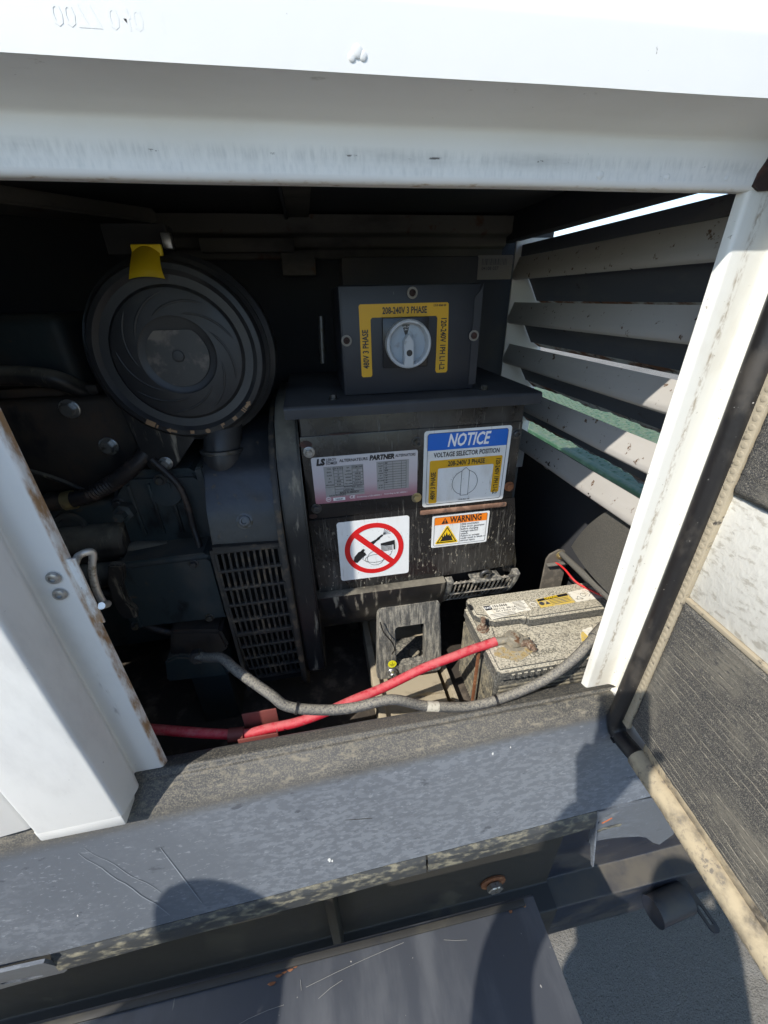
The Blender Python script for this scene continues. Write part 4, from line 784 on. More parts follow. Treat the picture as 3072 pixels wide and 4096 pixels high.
lathe('starter_motor', [(.0, 0), (.036, 0), (.040, .005), (.040, .155), (.034, .16), (.0, .16)], (-.55, .30, 1.032), (1, 0, 0), 'black_body', eng, 32)
lathe('solenoid', [(.0, 0), (.022, 0), (.026, .005), (.026, .20), (.0, .20)], (-.60, .27, .975), (1, 0, 0), 'black_body', eng, 28)
lathe('starter_nose', [(.0, 0), (.028, 0), (.030, .01), (.024, .07), (.0, .075)], (-.39, .29, 1.000), (1, 0, 0), 'black_body', eng, 28)
pt = lathe('core_plug', [(.026, 0), (.030, .004), (.028, .010), (.021, .010), (.019, .002), (.0, .002)], (-.485, .305, 1.073), (0, -1, 0), 'teal', eng, 32)
box('pump_body', -.56, -.40, .305, .42, 1.045, 1.115, 'teal', eng, .012, 3)
lathe('fitting', [(.0, 0), (.016, 0), (.018, .004), (.018, .03), (.010, .034), (.010, .05), (.0, .05)], (-.372, .30, 1.10), (0, -1, .1), 'teal', eng, 6)
lathe('oil_filler', [(.0, 0), (.034, 0), (.036, .01), (.030, .04), (.0, .042)], (-.295, .33, 1.125), (0, -1, .2), 'teal', eng, 28)
bm = bmesh.new(); hp = smooth_path([(-.62, .31, 1.118), (-.523, .30, 1.124), (-.444, .295, 1.133), (-.40, .295, 1.149), (-.359, .295, 1.171), (-.315, .31, 1.205), (-.29, .35, 1.24)], 14)
bm_tube(bm, hp, .0145, 14, rf=lambda i, n_: 1 + .07 * (1 if i % 2 else -1)); hz = from_bm(bm, 'breather_hose', 'hose', eng, angle=60)
lathe('hose_clamp', [(.016, -.008), (.0175, -.008), (.0175, .008), (.016, .008)], (-.466, .297, 1.129), (1, 0, .1), 'brass', hz, 24)
tube('fuel_line', [(-.60, .34, 1.20), (-.50, .33, 1.165), (-.43, .335, 1.10), (-.41, .31, 1.05), (-.42, .29, .96), (-.44, .28, .90)], .0045, 'black_body', eng, 8)
tube('wiring_loom', [(-.62, .36, .98), (-.52, .31, .935), (-.44, .27, .92), (-.41, .25, .87), (-.36, .24, .835), (-.30, .26, .80)], .0085, 'hose', eng, 10)
tube('wiring_loom', [(-.30, .285, 1.20), (-.262, .276, 1.14), (-.258, .272, 1.06), (-.252, .258, 1.03), (-.25, .25, .95)], .0060, 'hose', eng, 10)
tube('coolant_pipe', [(-.72, .36, 1.34), (-.56, .36, 1.345), (-.46, .37, 1.335), (-.42, .40, 1.30)], .017, 'black_body', eng, 16)
for x, z in ((-.385, 1.115), (-.30, 1.155), (-.272, 1.0), (-.385, 1.00)): hexbolt('bolt', (x, .2945, z), (0, -1, 0), .0080, .009, 'bolt_dark', bh_)
for x, z in ((-.40, .875), (-.258, .872), (-.258, 1.008)): hexbolt('bolt', (x, .2215, z), (0, -1, 0), .0065, .008, 'bolt_dark', sb)
for x in (-.36, -.325, -.29): box('housing_rib', x, x + .006, .289, .297, 1.04, 1.15, 'teal', bh_, .002)
mt = solid('engine_mount', [(-.350, .800), (-.335, .862), (-.240, .845), (-.232, .795), (-.250, .78), (-.345, .765)], 'y', .205, .34, 'brown_engine', eng, .006)
solid('mount_bracket', [(-.372, .730), (-.360, .792), (-.335, .800), (-.250, .780), (-.244, .722)], 'y', .195, .36, 'teal', mt, .005)
box('mount_leg', -.345, -.262, .24, .34, .522, .735, 'teal', mt, .004)
hexbolt('earth_bolt', (-.2815, .176, .822), (0, -1, .15), .015, .02, 'bolt_dark', mt, washer=False)

# ------------------------------------------------------------------ air filter
af = thing('air_filter', 'round black plastic air filter canister with swirl ribs', 'air filter', (-.21, .42, 1.20))
AC = Vector((-.212, .300, 1.371)); AXI = (.02, -1, .04)
body = lathe('canister', [(.0, -.20), (.128, -.20), (.140, -.19), (.150, -.15), (.153, -.10), (.153, -.062), (.149, -.058), (.149, -.050), (.152, -.046), (.152, -.034), (.143, -.030), (.141, -.022), (.144, -.018), (.144, -.006), (.138, -.001), (.12, -.001)], AC, AXI, 'plastic', af, 72)
lid_ = lathe('cover', [(.138, -.004), (.1375, .004), (.132, .011), (.124, .0125), (.1195, .0085), (.117, .006), (.104, .0045), (.099, .0105), (.095, .0115), (.060, .0135), (.056, .0110), (.0, .0110)], AC, AXI, 'plastic', af, 72)
x_, y_, z_ = frame(AXI); zA = Vector(AXI).normalized(); uA = Vector((1, 0, 0)); uA = (uA - zA * uA.dot(zA)).normalized(); vA = uA.cross(zA) * -1
vA = zA.cross(uA)
FA = Face(AC + zA * .0115, uA, vA)
bm = bmesh.new(); hc = []
for i in range(40):
    a = 2 * math.pi * i / 40; r = .048; x, z = r * math.cos(a), r * math.sin(a); hc.append((x, min(z, .039)))
hub = FA.shapes('hub_disc', [hc], .0022, 'plastic_hub', lid_, .002)
lathe('hub_button', [(.0095, 0), (.009, .003), (.005, .0042), (.0, .003)], FA.at(0, 0, .0022), AXI, 'plastic', hub, 24)
for k in range(9):
    a0 = math.radians(40 * k + 12); pts = []
    for i in range(13):
        t = i / 12; a = a0 + math.radians(62) * t; r = .094 - .030 * t
        pts.append(FA.at(r * math.cos(a), r * math.sin(a), .0005 - .002 * (1 - t)))
    tube('swirl_rib', pts, .0025, 'plastic', lid_, 8, straight=True, rf=lambda i, n_: .45 + .55 * min(1, (n_ - 1 - i) / 3 + .2) * min(1, i / 2 + .3))
tp = [FA.at(.128 * math.cos(math.radians(a)), .128 * math.sin(math.radians(a)), .0018) for a in range(232, 330, 4)]
prn = []
def glyph(ang, poly):
    a = math.radians(ang); c, s = math.cos(a), math.sin(a); R0 = .1275
    return [((R0 + y) * c - x * s, (R0 + y) * s + x * c) for x, y in poly]
sq = lambda x0, x1, y0, y1: [(x0, y0), (x1, y0), (x1, y1), (x0, y1)]
for ang, ps_ in ((318, [sq(-.014, -.012, -.004, .004), sq(-.010, -.008, -.004, .004), sq(-.006, .002, -.0025, .0025), [(.002, -.005), (.002, .005), (.009, 0)]]), (303, [sq(-.004, .004, -.003, .003)]), (292, [sq(-.0035, .0035, -.004, .0), sq(-.0035, -.002, .0, .0045)]),
                 (279, [circle(0, 0, .0042, 14)]), (267, [sq(-.0035, .0035, -.004, .0015)]), (253, [sq(-.004, .006, -.002, .002), [(-.004, -.005), (-.004, .005), (-.011, 0)]]), (238, [sq(-.011, .004, -.005, .004), sq(.006, .009, -.003, .003)])):
    for p in ps_: prn.append(glyph(ang, p))
FA.shapes('arrow_print', prn, .0016, 'print_tan', lid_, .0004)
ax = AC + Vector((-.018, -.006, .138))
vl = thing_parent = sheet('dust_valve', [(-.246, 1.529), (-.245, 1.520), (-.250, 1.500), (-.250, 1.482)], .001, 'y', 0, 0.001, 'yellow_rubber', None) if False else None
bm = bmesh.new(); rows = []
for i in range(9):
    t = i / 8; z = 1.527 - .043 * t; yy = .306 - .025 * math.sin(t * 1.6); hw = .0195 + .006 * t * t; cx = -.226 - .003 * t
    rows.append([bm.verts.new((cx + hw * s, yy + .006 * s * s, z - .003 * s * s)) for s in [j / 5 - 1 for j in range(11)]])
for a, b in zip(rows, rows[1:]):
    for j in range(10): bm.faces.new((a[j], a[j + 1], b[j + 1], b[j]))
bmesh.ops.solidify(bm, geom=bm.faces[:], thickness=.003)
yv = from_bm(bm, 'yellow_latch', 'yellow_rubber', af, angle=60); yv['label'] = 'bright yellow rubber latch flap on the canister rim'
box('latch_lip', -.246, -.203, .304, .312, 1.512, 1.527, 'yellow_rubber', yv, .002)
tube('outlet_elbow', [(-.165, .42, 1.30), (-.169, .365, 1.270), (-.174, .325, 1.240), (-.178, .306, 1.212), (-.180, .300, 1.178)], .0335, 'plastic', af, 28, 6)
lathe('elbow_cuff', [(.0345, -.022), (.0375, -.022), (.0385, -.018), (.0385, .010), (.0375, .013), (.0350, .013)], (-.1795, .3005, 1.190), (.02, .10, 1), 'plastic', af, 36)
lathe('hose_clamp', [(.0385, -.004), (.0400, -.003), (.0400, .003), (.0385, .004)], (-.179, .302, 1.203), (.02, .10, 1), 'bolt_dark', af, 36)
tube('intake_spout', [(-.180, .300, 1.178), (-.181, .318, 1.148), (-.180, .35, 1.130)], .0300, 'brown_engine', af, 24, 6)
bk = solid('support_bracket', [(-.330, 1.30), (-.185, 1.27), (-.228, 1.222), (-.268, 1.176), (-.300, 1.170), (-.316, 1.180)], 'y', .296, .300, 'black_body', af, .002)
hexbolt('bolt', (-.282, .2955, 1.187), (0, -1, 0), .0085, .009, 'steel', bk); hexbolt('bolt', (-.238, .2955, 1.247), (0, -1, 0), .0075, .008, 'bolt_dark', bk)

# ------------------------------------------------------------------ battery
bt = thing('battery', 'dust covered black starter battery with white and yellow labels', 'battery', (.466, .13, .578))
bx0, bx1, by0, by1 = .303, .633, .043, .224
case = box('case', bx0 + .002, bx1 - .002, by0 + .002, by1 - .002, .580, .770, 'battery', bt, .006, 3)
for i in range(46):                                                    # vertical ribs on the two sides in view
    if i < 26:
        y = by0 + .006 + (by1 - by0 - .012) * i / 25; o_ = box('case_rib', bx0 - .0006, bx0 + .0025, y - .0016, y + .0016, .586, .757, 'battery_rib', case, .0008, 1)
for i in range(13):
    z = .600 + .0115 * i
    box('case_rib', bx0 + .012, bx1 - .012, by0 - .0012, by0 + .0025, z - .0026, z + .0026, 'battery_rib', case, .001, 1)
lo = [(bx0 - .002, by0 - .012), (bx1 + .002, by0 - .012), (bx1 + .002, by1 + .001), (bx0 - .002, by1 + .001)]
lid1 = solid('lid', lo, 'z', .770, .802, 'battery', bt, .006, 3)
for i in range(9):
    x = .33 + .0135 * i; box('lid_lug', x, x + .008, by0 - .0145, by0 - .011, .776, .790, 'battery', lid1, .001, 1)
top_ = solid('vent_cover', [(.304, .225), (.632, .225), (.632, .134), (.412, .134), (.408, .141), (.334, .143), (.322, .158), (.304, .166)], 'z', .8022, .826, 'battery', bt, .005, 3)
solid('cover_bar', [(.410, .129), (.634, .129), (.634, .155), (.416, .155)], 'z', .8024, .8305, 'battery', bt, .005, 3)
solid('corner_block', [(.2995, .146), (.336, .144), (.330, .112), (.2995, .108)], 'z', .8022, .8075, 'battery', lid1, .002)
for x in (.300, .62): box('lid_notch', x, x + .006, .185, .20, .824, .8275, 'void_shade', top_, 0)
sd2 = lathe('hold_down_stud', [(.0, 0), (.0052, 0), (.0052, .034), (.0042, .036), (.0, .036)], (.313, .140, .806), (-.06, 0, 1), 'rust_dull', bt, 14)
hexbolt('nut', (.313, .140, .8078), (-.06, 0, 1), .0092, .010, 'rust_dull', sd2)
post = lathe('terminal_post', [(.0, 0), (.0125, 0), (.0115, .018), (.0105, .0195), (.0, .0195)], (.3635, .097, .8025), (0, 0, 1), 'lead', bt, 26)
cl = lathe('clamp_ring', [(.0122, .003), (.0185, .003), (.0190, .005), (.0188, .014), (.0120, .0145)], (.3635, .097, .803), (0, 0, 1), 'lead', post, 26)
box('clamp_ear', .371, .394, .090, .097, .8055, .8165, 'lead', post, .002); box('clamp_ear', .371, .396, .0775, .086, .8055, .8165, 'rust_dull', post, .002)
lathe('clamp_bolt', [(.0, 0), (.0078, 0), (.0085, .003), (.0085, .012), (.0050, .0125), (.0050, .020), (.0, .021)], (.388, .079, .811), (.25, -1, 0), 'rust_dull', post, 6)
F = Face((0, 0, .8024), (1, 0, 0), (0, 1, 0))
F.shapes('corrosion_stain', [[(.352 + .034 * math.cos(a) * (1 + .25 * math.sin(2.3 * a + 1)), .071 + .020 * math.sin(a) * (1 + .2 * math.sin(3.1 * a))) for a in [i * .35 for i in range(18)]]], .0002, 'ochre', lid1, .0001)
F.shapes('corrosion_ring', [circle(.3635, .097, .026, 26)], .0004, 'lead', lid1, .0002)
F.letters('stamped_number', [('153-5656', .409, .0585, .0165, 4, 'CENTER', .02, 0, 1)], .0006, mat('faint_stamp', (.16, .148, .115), .85), lid1)
F4 = Face((.490, .102, .8026), (1, .04, 0), (-.04, 1, 0))
F4.letters('moulded_logo', [('CAT', 0, 0, .046, 0, 'CENTER', .03, 0, .98)], .0008, mat('moulded_shadow', (.20, .18, .14), .9, layers=[((.42, .38, .29), 160, .40, .58)]), lid1)  # logo coloured close to the dust around it
F4.shapes('torn_label', [[(.012, -.034), (.052, -.020), (.062, .0), (.030, -.004)]], .0007, 'paper_yellowed', lid1); F4.shapes('torn_label', [[(.012, -.034), (.036, -.026), (.034, -.008), (.026, -.012)]], .0009, 'yellow_dirty', lid1)
F = Face((0, 0, .8264), (1, 0, 0), (0, 1, 0))
wl = F.shapes('white_label', [[(.329, .1895), (.431, .1900), (.4325, .1560), (.4085, .1560), (.334, .1440)]], .0003, 'paper_yellowed', top_)
F.shapes('logo_tab', [[(.331, .1880), (.348, .1882), (.349, .1745), (.333, .1735)]], .0006, 'ink', wl)
F.letters('lettering', [('CAT', .3400, .1808, .0078, 0, 'CENTER', .04, 0, 1)], .0009, 'ink_white', wl)
F.letters('lettering', [('153-5656', .3690, .1830, .0095, 0, 'CENTER', .03, 0, 1), ('950 CCA  880 CA', .377, .1735, .0070, 0, 'CENTER', .02, 0, 1), ('521 x 310 x 12v', .377, .1665, .0072, 0, 'CENTER', .02, 0, 1)] +
          [('Printed recycling and handling notes', .382, .1600 - .0042 * i, .0042, 2, 'CENTER', .02, 0, 1) for i in range(0)], .0006, 'ink', wl)
random.seed(11)
sm = []
for i in range(7):
    y = .187 - .0042 * i; sm += [[(.402, y), (.402 + random.uniform(.018, .027), y + .0003)]]
for i in range(3):
    y = .1600 - .0042 * i; sm += [[(.337 + .002 * i, y - .001), (.395, y + .0005)]]
F.strips('fine_print', sm, .0011, .0006, 'ink_grey', wl)
dl = F.shapes('danger_label', [[(.460, .1865), (.541, .1945), (.543, .1600), (.457, .1585)]], .0003, 'yellow_dirty', top_)
F.shapes('label_header', [[(.462, .1852), (.5405, .1930), (.541, .1850), (.461, .1785)]], .0005, 'ink', dl)
F.letters('lettering', [('DANGER', .497, .1858, .0085, 5, 'CENTER', .03, 0, 1)], .0008, 'yellow_print', dl)
F.strips('fine_print', [[(.487, .1775 - .0045 * i), (.536, .1800 - .0045 * i)] for i in range(4)], .0013, .0006, 'ink_grey', dl)
F.shapes('picture_mark', [circle(.466, .171, .006, 16), [(.474, .166), (.486, .167), (.480, .176)]], .0007, 'ink_grey', dl)
cs = circle(.4455, .1725, .007, 18); F.strips('recycle_mark', [cs + [cs[0]]], .0020, .0005, 'paper_yellowed', top_)
pb = F.shapes('picture_label', [[(.545, .1950), (.612, .2010), (.622, .1620), (.546, .1600)]], .0003, 'paper_yellowed', top_)
F.strips('line_drawing', [[(.552, .168), (.560, .178), (.568, .168), (.552, .168)], circle(.575, .180, .006, 14), [(.585, .172), (.60, .185), (.612, .178)], [(.59, .195), (.602, .17)]], .0009, .0006, 'ink_grey', pb)
sr = solid('hold_down_strap', [(.2845, .578), (.2845, .790), (.2905, .790), (.2905, .578)], 'y', .092, .098, 'rust', bt, .001)

# ------------------------------------------------------------------ cables
rc = thing('red_battery_cable', 'thick red cable clamped to the battery post and crossing the bay', 'cable', (.05, .08, .70))
tube('jacket', [(.325, .099, .8105), (.300, .097, .806), (.270, .094, .803), (.228, .088, .797), (.166, .084, .783), (.083, .078, .753), (.021, .070, .742), (-.033, .060, .734), (-.095, .056, .722), (-.150, .060, .713), (-.200, .062, .706), (-.262, .066, .720), (-.330, .075, .735), (-.42, .09, .75)], .0092, 'red_cable', rc, 18, 8)
tube('terminal_lug', [(.350, .098, .8115), (.338, .0985, .811), (.322, .099, .810), (.316, .0985, .809)], .0088, 'lead', rc, 14, 4, rf=lambda i, n_: .8 + .25 * i / n_)
bo = sheet('rubber_boot', [(-.199, .686), (-.200, .690), (-.133, .688), (-.130, .735)], .002, 'y', .036, .040, 'red_boot', rc, r=.001, n=2)
box('boot_side', -.205, -.130, .0385, .0415, .690, .724, 'red_boot', bo, .001); box('boot_side', -.200, -.134, .078, .081, .694, .742, 'red_boot', bo, .001)
lathe('boot_collar', [(.0096, -.014), (.0130, -.014), (.0130, .014), (.0096, .014)], (-.214, .0625, .7075), (1, 0, -.1), 'red_boot', rc, 22)
bc = thing('black_battery_cable', 'thick dusty black cable sagging along the sill to the battery', 'cable', (.05, .03, .74))
bp = [(-.281, .165, .826), (-.262, .155, .828), (-.222, .125, .850), (-.186, .085, .852), (-.130, .046, .826), (-.100, .030, .806), (-.035, .022, .790), (.018, .018, .789), (.066, .016, .797), (.096, .014, .795), (.141, .012, .771), (.168, .010, .763), (.231, .008, .748), (.292, .008, .752), (.352, .010, .767), (.403, .012, .789), (.450, .018, .822), (.490, .034, .843), (.535, .060, .845), (.580, .09, .83)]
tube('jacket', bp, .0092, 'black_cable', bc, 18, 8)
P_ = smooth_path(bp, 8); i0 = 8 * 10 + 3
bm = bmesh.new(); bm_tube(bm, P_[i0:i0 + 7], .0096, 18, cap=False); wr = from_bm(bm, 'white_marker_wrap', mat('grubby_tape', (.50, .46, .37), .7, layers=[((.30, .27, .21), 160, .5, .66)]), bc)
tube('end_sleeve', P_[8 * 17 + 2:], .0115, 'black_cable', bc, 16, straight=True)
for i_ in (8 * 5 + 2, 8 * 13):
    d_ = (P_[i_ + 1] - P_[i_ - 1]).normalized(); lathe('cable_tie', [(.0093, -.0022), (.0108, -.0022), (.0108, .0022), (.0093, .0022)], P_[i_], d_, 'rubber', bc, 20)
box('cable_lug', -.296, -.262, .160, .168, .815, .833, 'bolt_dark', bc, .003)
tag(tube('thin_red_wire', [(.571, .294, .838), (.573, .280, .842), (.574, .254, .843), (.577, .228, .837), (.586, .213, .8305), (.597, .193, .830), (.606, .173, .831), (.614, .155, .834), (.622, .136, .8340), (.650, .11, .82)], .0026, 'red_wire', None, 8, 8), 'thin red wire lying over the far end of the battery top', 'wire')

# ------------------------------------------------------------------ open door
H = Vector((.505, -.05, 0)); D = Vector((-.081, -.997, 0)).normalized(); NN = Vector((-.997, .081, 0)).normalized()
dr = thing('canopy_door', 'open white canopy door lined with dusty black foam at right', 'door', (.51, -.3, .68))
MT = Matrix(((D.x, 0, NN.x, H.x), (D.y, 0, NN.y, H.y), (0, 1, 0, 0), (0, 0, 0, 1)))     # door space: s along the door, z up, d out of its inner face
def dbox(name, s0, s1, z0, z1, d0, d1, m_, parent, bev=.002): return box(name, s0, s1, z0, z1, d0, d1, m_, parent, bev, 2, MT)
sk = dbox('door_skin', .004, .86, .698, 1.59, -.030, -.0265, 'white', dr, .001)
inn = dbox('inner_panel', .036, .85, 1.0575, 1.2215, -.0262, -.006, 'door_white', dr, .002)
# foam pads with raised dusty ridges
def foam(name, s0, s1, z0, z1, d, ridge_pitch, slope, corner=0.0):
    bm = bmesh.new(); ns_, nz_ = 90, int((z1 - z0) / .0028)
    grid = []
    for i in range(nz_ + 1):
        row = []
        for j in range(ns_ + 1):
            s = s0 + (s1 - s0) * (j / ns_) ** 1.25; z = z0 + (z1 - z0) * i / nz_
            if corner:
                zc = z0 + corner * max(0, 1 - (s - s0) / .075) ** 2 ; z = zc + (z1 - zc) * i / nz_
            ph = (z + slope * s + .0025 * noise.noise((s * 25, z * 30, 2.0)))
            e = abs(((ph / ridge_pitch) % 1) - .5) * 2
            hgt = .0016 * max(0, (e - .72) / .28) * (.6 + .5 * noise.noise((s * 60, z * 60, 9.0))) + .0009 * noise.noise((s * 160, z * 220, 5.0))
            edge = min(1, i / 2.5, (nz_ - i) / 2.5, j / 2.0 + .0) ; dd = d - .006 * (1 - min(1, edge)) ** 2 + hgt
            row.append(bm.verts.new(MT @ Vector((s, z, dd))))
        grid.append(row)
    for a, b in zip(grid, grid[1:]):
        for j in range(ns_): bm.faces.new((a[j], a[j + 1], b[j + 1], b[j]))
    border = [grid[0][j] for j in range(ns_ + 1)] + [grid[i][ns_] for i in range(1, nz_ + 1)] + [grid[nz_][j] for j in range(ns_ - 1, -1, -1)] + [grid[i][0] for i in range(nz_ - 1, 0, -1)]
    bk_ = [bm.verts.new(v.co - NN * (.02)) for v in border]
    for i in range(len(border)): bm.faces.new((border[i], border[(i + 1) % len(border)], bk_[(i + 1) % len(border)], bk_[i]))
    return from_bm(bm, name, 'foam', dr, angle=70)
f1 = foam('foam_pad', .040, .84, .764, 1.050, .0, .0105, -.02)
f2 = foam('foam_pad', .043, .84, 1.226, 1.585, .003, .020, .05, -.0)
random.seed(21)
for k in range(25):                                                        # dust-caught ridges of the moulded foam skin
    z = .772 + .0112 * k; pts = []; s0 = .046 + random.uniform(0, .01)
    while s0 < .80:
        s1 = min(.82, s0 + random.choice((.02, .04, .07, .12, .22)) * random.uniform(.7, 1.3)); n_ = max(6, int((s1 - s0) / .012))
        pts = [MT @ Vector((s0 + (s1 - s0) * i / n_, z + .012 * (s0 + (s1 - s0) * i / n_) + .0034 * noise.noise(((s0 + (s1 - s0) * i / n_) * 34, z * 70, 2.0)), -.0001)) for i in range(n_ + 1)]
        tube('foam_ridge', pts, .00065 * random.uniform(.6, 1.1), 'foam_ridge', f1, 5, straight=True, rf=lambda i, m_: .35 + .65 * math.sin(math.pi * (i + .5) / (m_ + 1)) ** .5)
        s0 = s1 + random.uniform(.004, .035)
dbox('foam_edge_strip', .042, .84, 1.0505, 1.0572, -.0255, -.001, 'piping', dr, .001)
# seals
sg = [MT @ Vector((.013 + .004 * math.sin((z - .7) * 4.5), z, .002)) for z in [1.60 - .02 * i for i in range(43)]]
tube('side_seal', sg, .0150, 'rubber', dr, 18, straight=True)
corner = [MT @ Vector(p) for p in ((.0135, .762, .002), (.0135, .745, .002), (.016, .728, .001), (.026, .716, .0), (.042, .7155, -.001), (.060, .719, -.002), (.08, .724, -.003))]
tube('seal_corner', corner, .0152, 'rubber', dr, 18, 6)
tube('bottom_seal', [MT @ Vector((.078 + .02 * i, .724 + .006 * min(1, i / 4), -.003)) for i in range(40)], .0195, 'rubber_dusty', dr, 18, straight=True)
dbox('bottom_flange', .075, .86, .7435, .7635, -.024, -.004, 'rubber_dusty', dr, .004)
n_ = 74
pme = None
for i in range(n_):                                                      # scalloped piping between seal and foam
    z = .770 + (1.582 - .770) * i / n_
    if pme is None:
        bm = bmesh.new(); bmesh.ops.create_icosphere(bm, subdivisions=2, radius=1, matrix=Matrix.Diagonal((.0052, .0046, .0009, 1)))
        bmesh.ops.recalc_face_normals(bm, faces=bm.faces[:]); pme = bpy.data.meshes.new('piping_bead'); bm.to_mesh(pme); bm.free(); finish(pme); pme.materials.append(M['piping'])
    o_ = put('piping_bead', pme, None, dr); RT = MT.to_3x3() @ Matrix.Rotation(.45, 3, 'Z')
    mm = RT.to_4x4(); mm.translation = MT @ Vector((.0360, z, .0022)); o_.matrix_basis = mm
dbox('piping_strip', .0275, .0425, .752, 1.585, -.006, .0026, 'piping', dr, .001)
dbox('drain_slot', .030, .041, .7085, .7125, .012, .0165, 'void_shade', dr, .001)

# ------------------------------------------------------------------ green machine beyond the louvres
gm = thing('green_machine', 'weathered green steel machine deck seen through the louvre gaps', 'machine', (2.6, 1.7, GZ))
GX = 1.60; GT = .535
gb = box('machine_body', GX + .012, 3.6, -.8, 4.2, GZ + .15, GT - .034, 'green', gm, .01, 3)
box('deck_edge', GX, GX + .05, -.8, 4.2, GT - .060, GT + .004, 'green', gm, .010, 3)
box('body_rail', GX, GX + .011, -.8, 4.2, GT - .110, GT - .098, 'green', gm, .003)
bm = bmesh.new(); bm_box(bm, GX + .051, 3.6, -.8, 4.2, GT - .032, GT - .004, .002)
for i in range(40):
    for j in range(62):
        x = GX + .075 + .045 * i + (.022 if j % 2 else 0); y = .1 + .055 * j; s_ = 1 if (i + j) % 2 else -1
        c = [(x - .018, y - .008 * s_), (x, y - .007), (x + .018, y + .008 * s_), (x, y + .007)]
        a = [bm.verts.new((p[0], p[1], GT - .0038)) for p in c]; t = bm.verts.new((x, y, GT + .003))
        for q in range(4): bm.faces.new((a[q], a[(q + 1) % 4], t))
dk = from_bm(bm, 'tread_deck', 'green', gm, angle=20)
box('deck_post', 2.9, 2.96, 2.2, 2.26, GT, GT + .3, 'green', gm, .004)

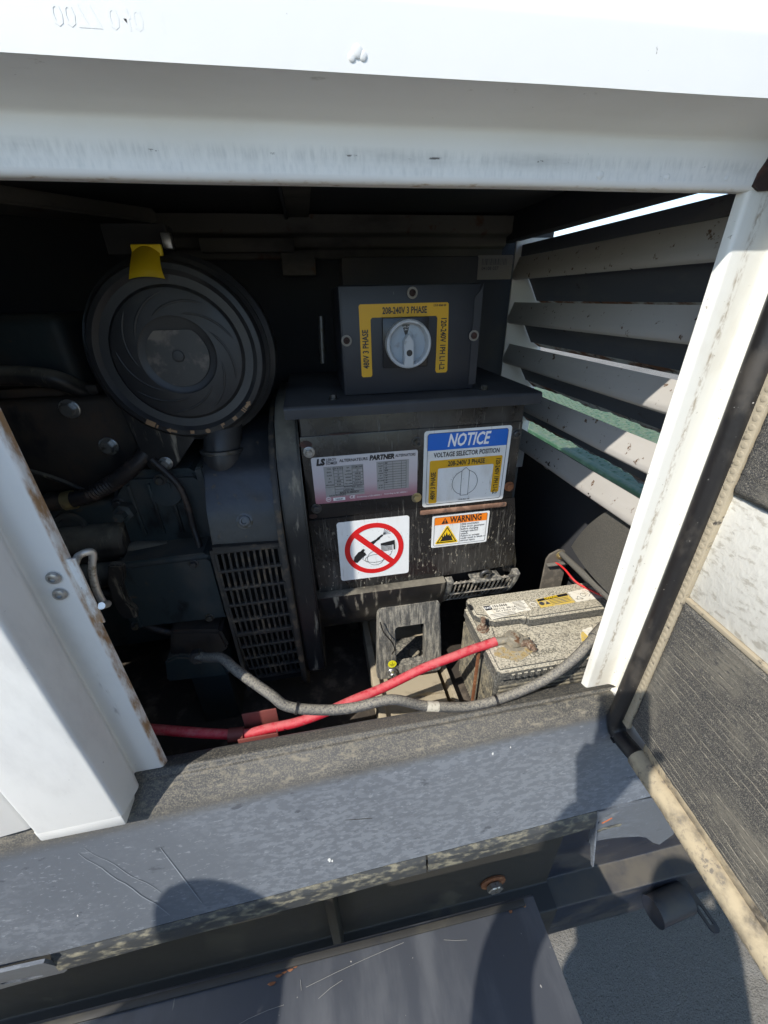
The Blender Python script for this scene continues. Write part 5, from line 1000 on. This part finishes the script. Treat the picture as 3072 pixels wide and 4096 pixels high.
# ------------------------------------------------------------------ people whose shadows fall on the sill
def person(name, label, root, pose, shirt, hs_=1.0):
    P = thing(name, label, 'person', (root[0], root[1], GZ))
    J = {k: Vector(v) for k, v in pose.items()}
    def skin(nm, chain, m_, parent, lvl=2):
        verts, edges, rad, idx = [], [], [], {}
        for ch_ in chain:
            prev_ = None
            for key, p, r in ch_:
                if key not in idx: idx[key] = len(verts); verts.append(p); rad.append(r)
                if prev_ is not None: edges.append((prev_, idx[key]))
                prev_ = idx[key]
        me = bpy.data.meshes.new(nm); me.from_pydata(verts, edges, []); o = put(nm, me, m_, parent)
        sk_ = o.modifiers.new('skin', 'SKIN'); sk_.use_smooth_shade = True
        for i, r in enumerate(rad): me.skin_vertices[0].data[i].radius = (r, r)
        me.skin_vertices[0].data[0].use_root = True
        s2 = o.modifiers.new('sub', 'SUBSURF'); s2.levels = lvl; s2.render_levels = lvl
        return o
    ch_ = []
    pel, che, nk, hd_ = J['pelvis'], J['chest'], J['neck'], J['head']
    ch_.append([('p', pel, .20), ('w', (pel + che) / 2, .19), ('c', che, .22), ('n', nk, .06), ('h0', hd_ - Vector((0, 0, .05)), .075), ('h1', hd_ + Vector((0, 0, .03)), .088), ('h2', hd_ + Vector((0, .0, .10)), .055)])
    for s in 'lr':
        sh, el, ha = J['sh' + s], J['el' + s], J['ha' + s]
        ch_.append([('c', che, .22), ('s' + s, sh, .075), ('ua' + s, (sh + el) / 2, .055), ('e' + s, el, .045), ('fa' + s, (el * .5 + ha * .5), .042), ('wr' + s, ha, .030)])
        hip, kn_, an = J['hip' + s], J['kn' + s], J['an' + s]
        ch_.append([('p', pel, .20), ('hp' + s, hip, .10), ('k' + s, kn_, .065), ('cf' + s, kn_ * .6 + an * .4, .058), ('a' + s, an, .040), ('t' + s, an + Vector((0, .16, -.05)), .035)])
    b = skin('body', ch_, shirt, P)
    hr = bmesh.new(); bmesh.ops.create_uvsphere(hr, u_segments=20, v_segments=12, radius=1, matrix=Matrix.Translation(hd_ + Vector((0, -.015, .055))) @ Matrix.Diagonal((.092, .108, .085, 1))); from_bm(hr, 'hair', 'hair', b)
    for s in 'lr':
        ha, el = J['ha' + s], J['el' + s]; d = (ha - el).normalized(); side = d.cross(Vector((0, 0, 1))).normalized(); upv = side.cross(d).normalized()
        sg_ = -1 if s == 'l' else 1
        ch2 = [[('w', ha - d * .02, .026), ('m', ha + d * .04 * hs_, .034 * hs_), ('kn', ha + d * .075 * hs_, .032 * hs_)]]
        for q in range(4):
            o2 = side * (.030 - .020 * q) * hs_; ln = (.070, .080, .076, .060)[q] * hs_
            ch2.append([('kn', ha + d * .075 * hs_, .032 * hs_), ('f%d' % q, ha + d * .09 * hs_ + o2, .010), ('g%d' % q, ha + d * (.09 * hs_ + ln * .45) + o2 * 1.1 - upv * .014, .009), ('t%d' % q, ha + d * (.09 * hs_ + ln * .45) + o2 * 1.1 - upv * .040, .008)])
        ch2.append([('m', ha + d * .04 * hs_, .034 * hs_), ('th', ha + d * .050 * hs_ + side * .034 * hs_ * sg_, .014), ('tt', ha + d * .074 * hs_ + side * .034 * hs_ * sg_ - upv * .01, .010)])
        skin('hand', ch2, 'skin', b, 1)
    return P
# phone just behind the lens
PC = CAM_LOC - CR * .040 - CU * .051 - CF * .012
pm = Matrix((CR, CU, -CF)).transposed().to_4x4(); pm.translation = PC
bm = bmesh.new(); bm_box(bm, -.0480, .0480, -.084, .084, -.0045, .0045, .003, 3, pm); ph = from_bm(bm, 'smartphone', 'phone')
tag(ph, 'black phone held up in front of the open service bay', 'phone')
bx_, by_ = -.135, -.92
person('person', 'photographer in grey shirt holding up a phone before the open bay', (bx_, by_), dict(
    pelvis=(bx_, by_, .50), chest=(bx_, by_ + .01, .86), neck=(bx_, by_ + .03, 1.05), head=(bx_ + .02, by_ + .05, 1.17),
    shl=(bx_ - .20, by_ + .03, .96), ell=(-.352, -.672, 1.175), hal=(-.158, -.562, 1.352), shr=(bx_ + .20, by_ + .02, .95), elr=(bx_ + .28, by_ - .02, .70), har=(bx_ + .27, by_ + .10, .50),
    hipl=(bx_ - .10, by_, .45), knl=(bx_ - .12, by_ + .03, .06), anl=(bx_ - .13, by_, GZ + .09), hipr=(bx_ + .10, by_, .45), knr=(bx_ + .12, by_ + .03, .06), anr=(bx_ + .13, by_, GZ + .09)), 'shirt', 1.3)
qx, qy = -.84, -.60
person('person', 'bystander in navy jacket standing left of the photographer', (qx, qy), dict(
    pelvis=(qx, qy, .50), chest=(qx, qy, .88), neck=(qx, qy, 1.06), head=(qx, qy + .02, 1.18),
    shl=(qx - .19, qy, .98), ell=(qx - .26, qy - .02, .71), hal=(qx - .25, qy + .04, .48), shr=(qx + .19, qy, .98), elr=(qx + .25, qy - .02, .71), har=(qx + .25, qy + .04, .48),
    hipl=(qx - .10, qy, .45), knl=(qx - .12, qy + .03, .06), anl=(qx - .13, qy, GZ + .09), hipr=(qx + .10, qy, .45), knr=(qx + .12, qy + .03, .06), anr=(qx + .13, qy, GZ + .09)), 'vest')
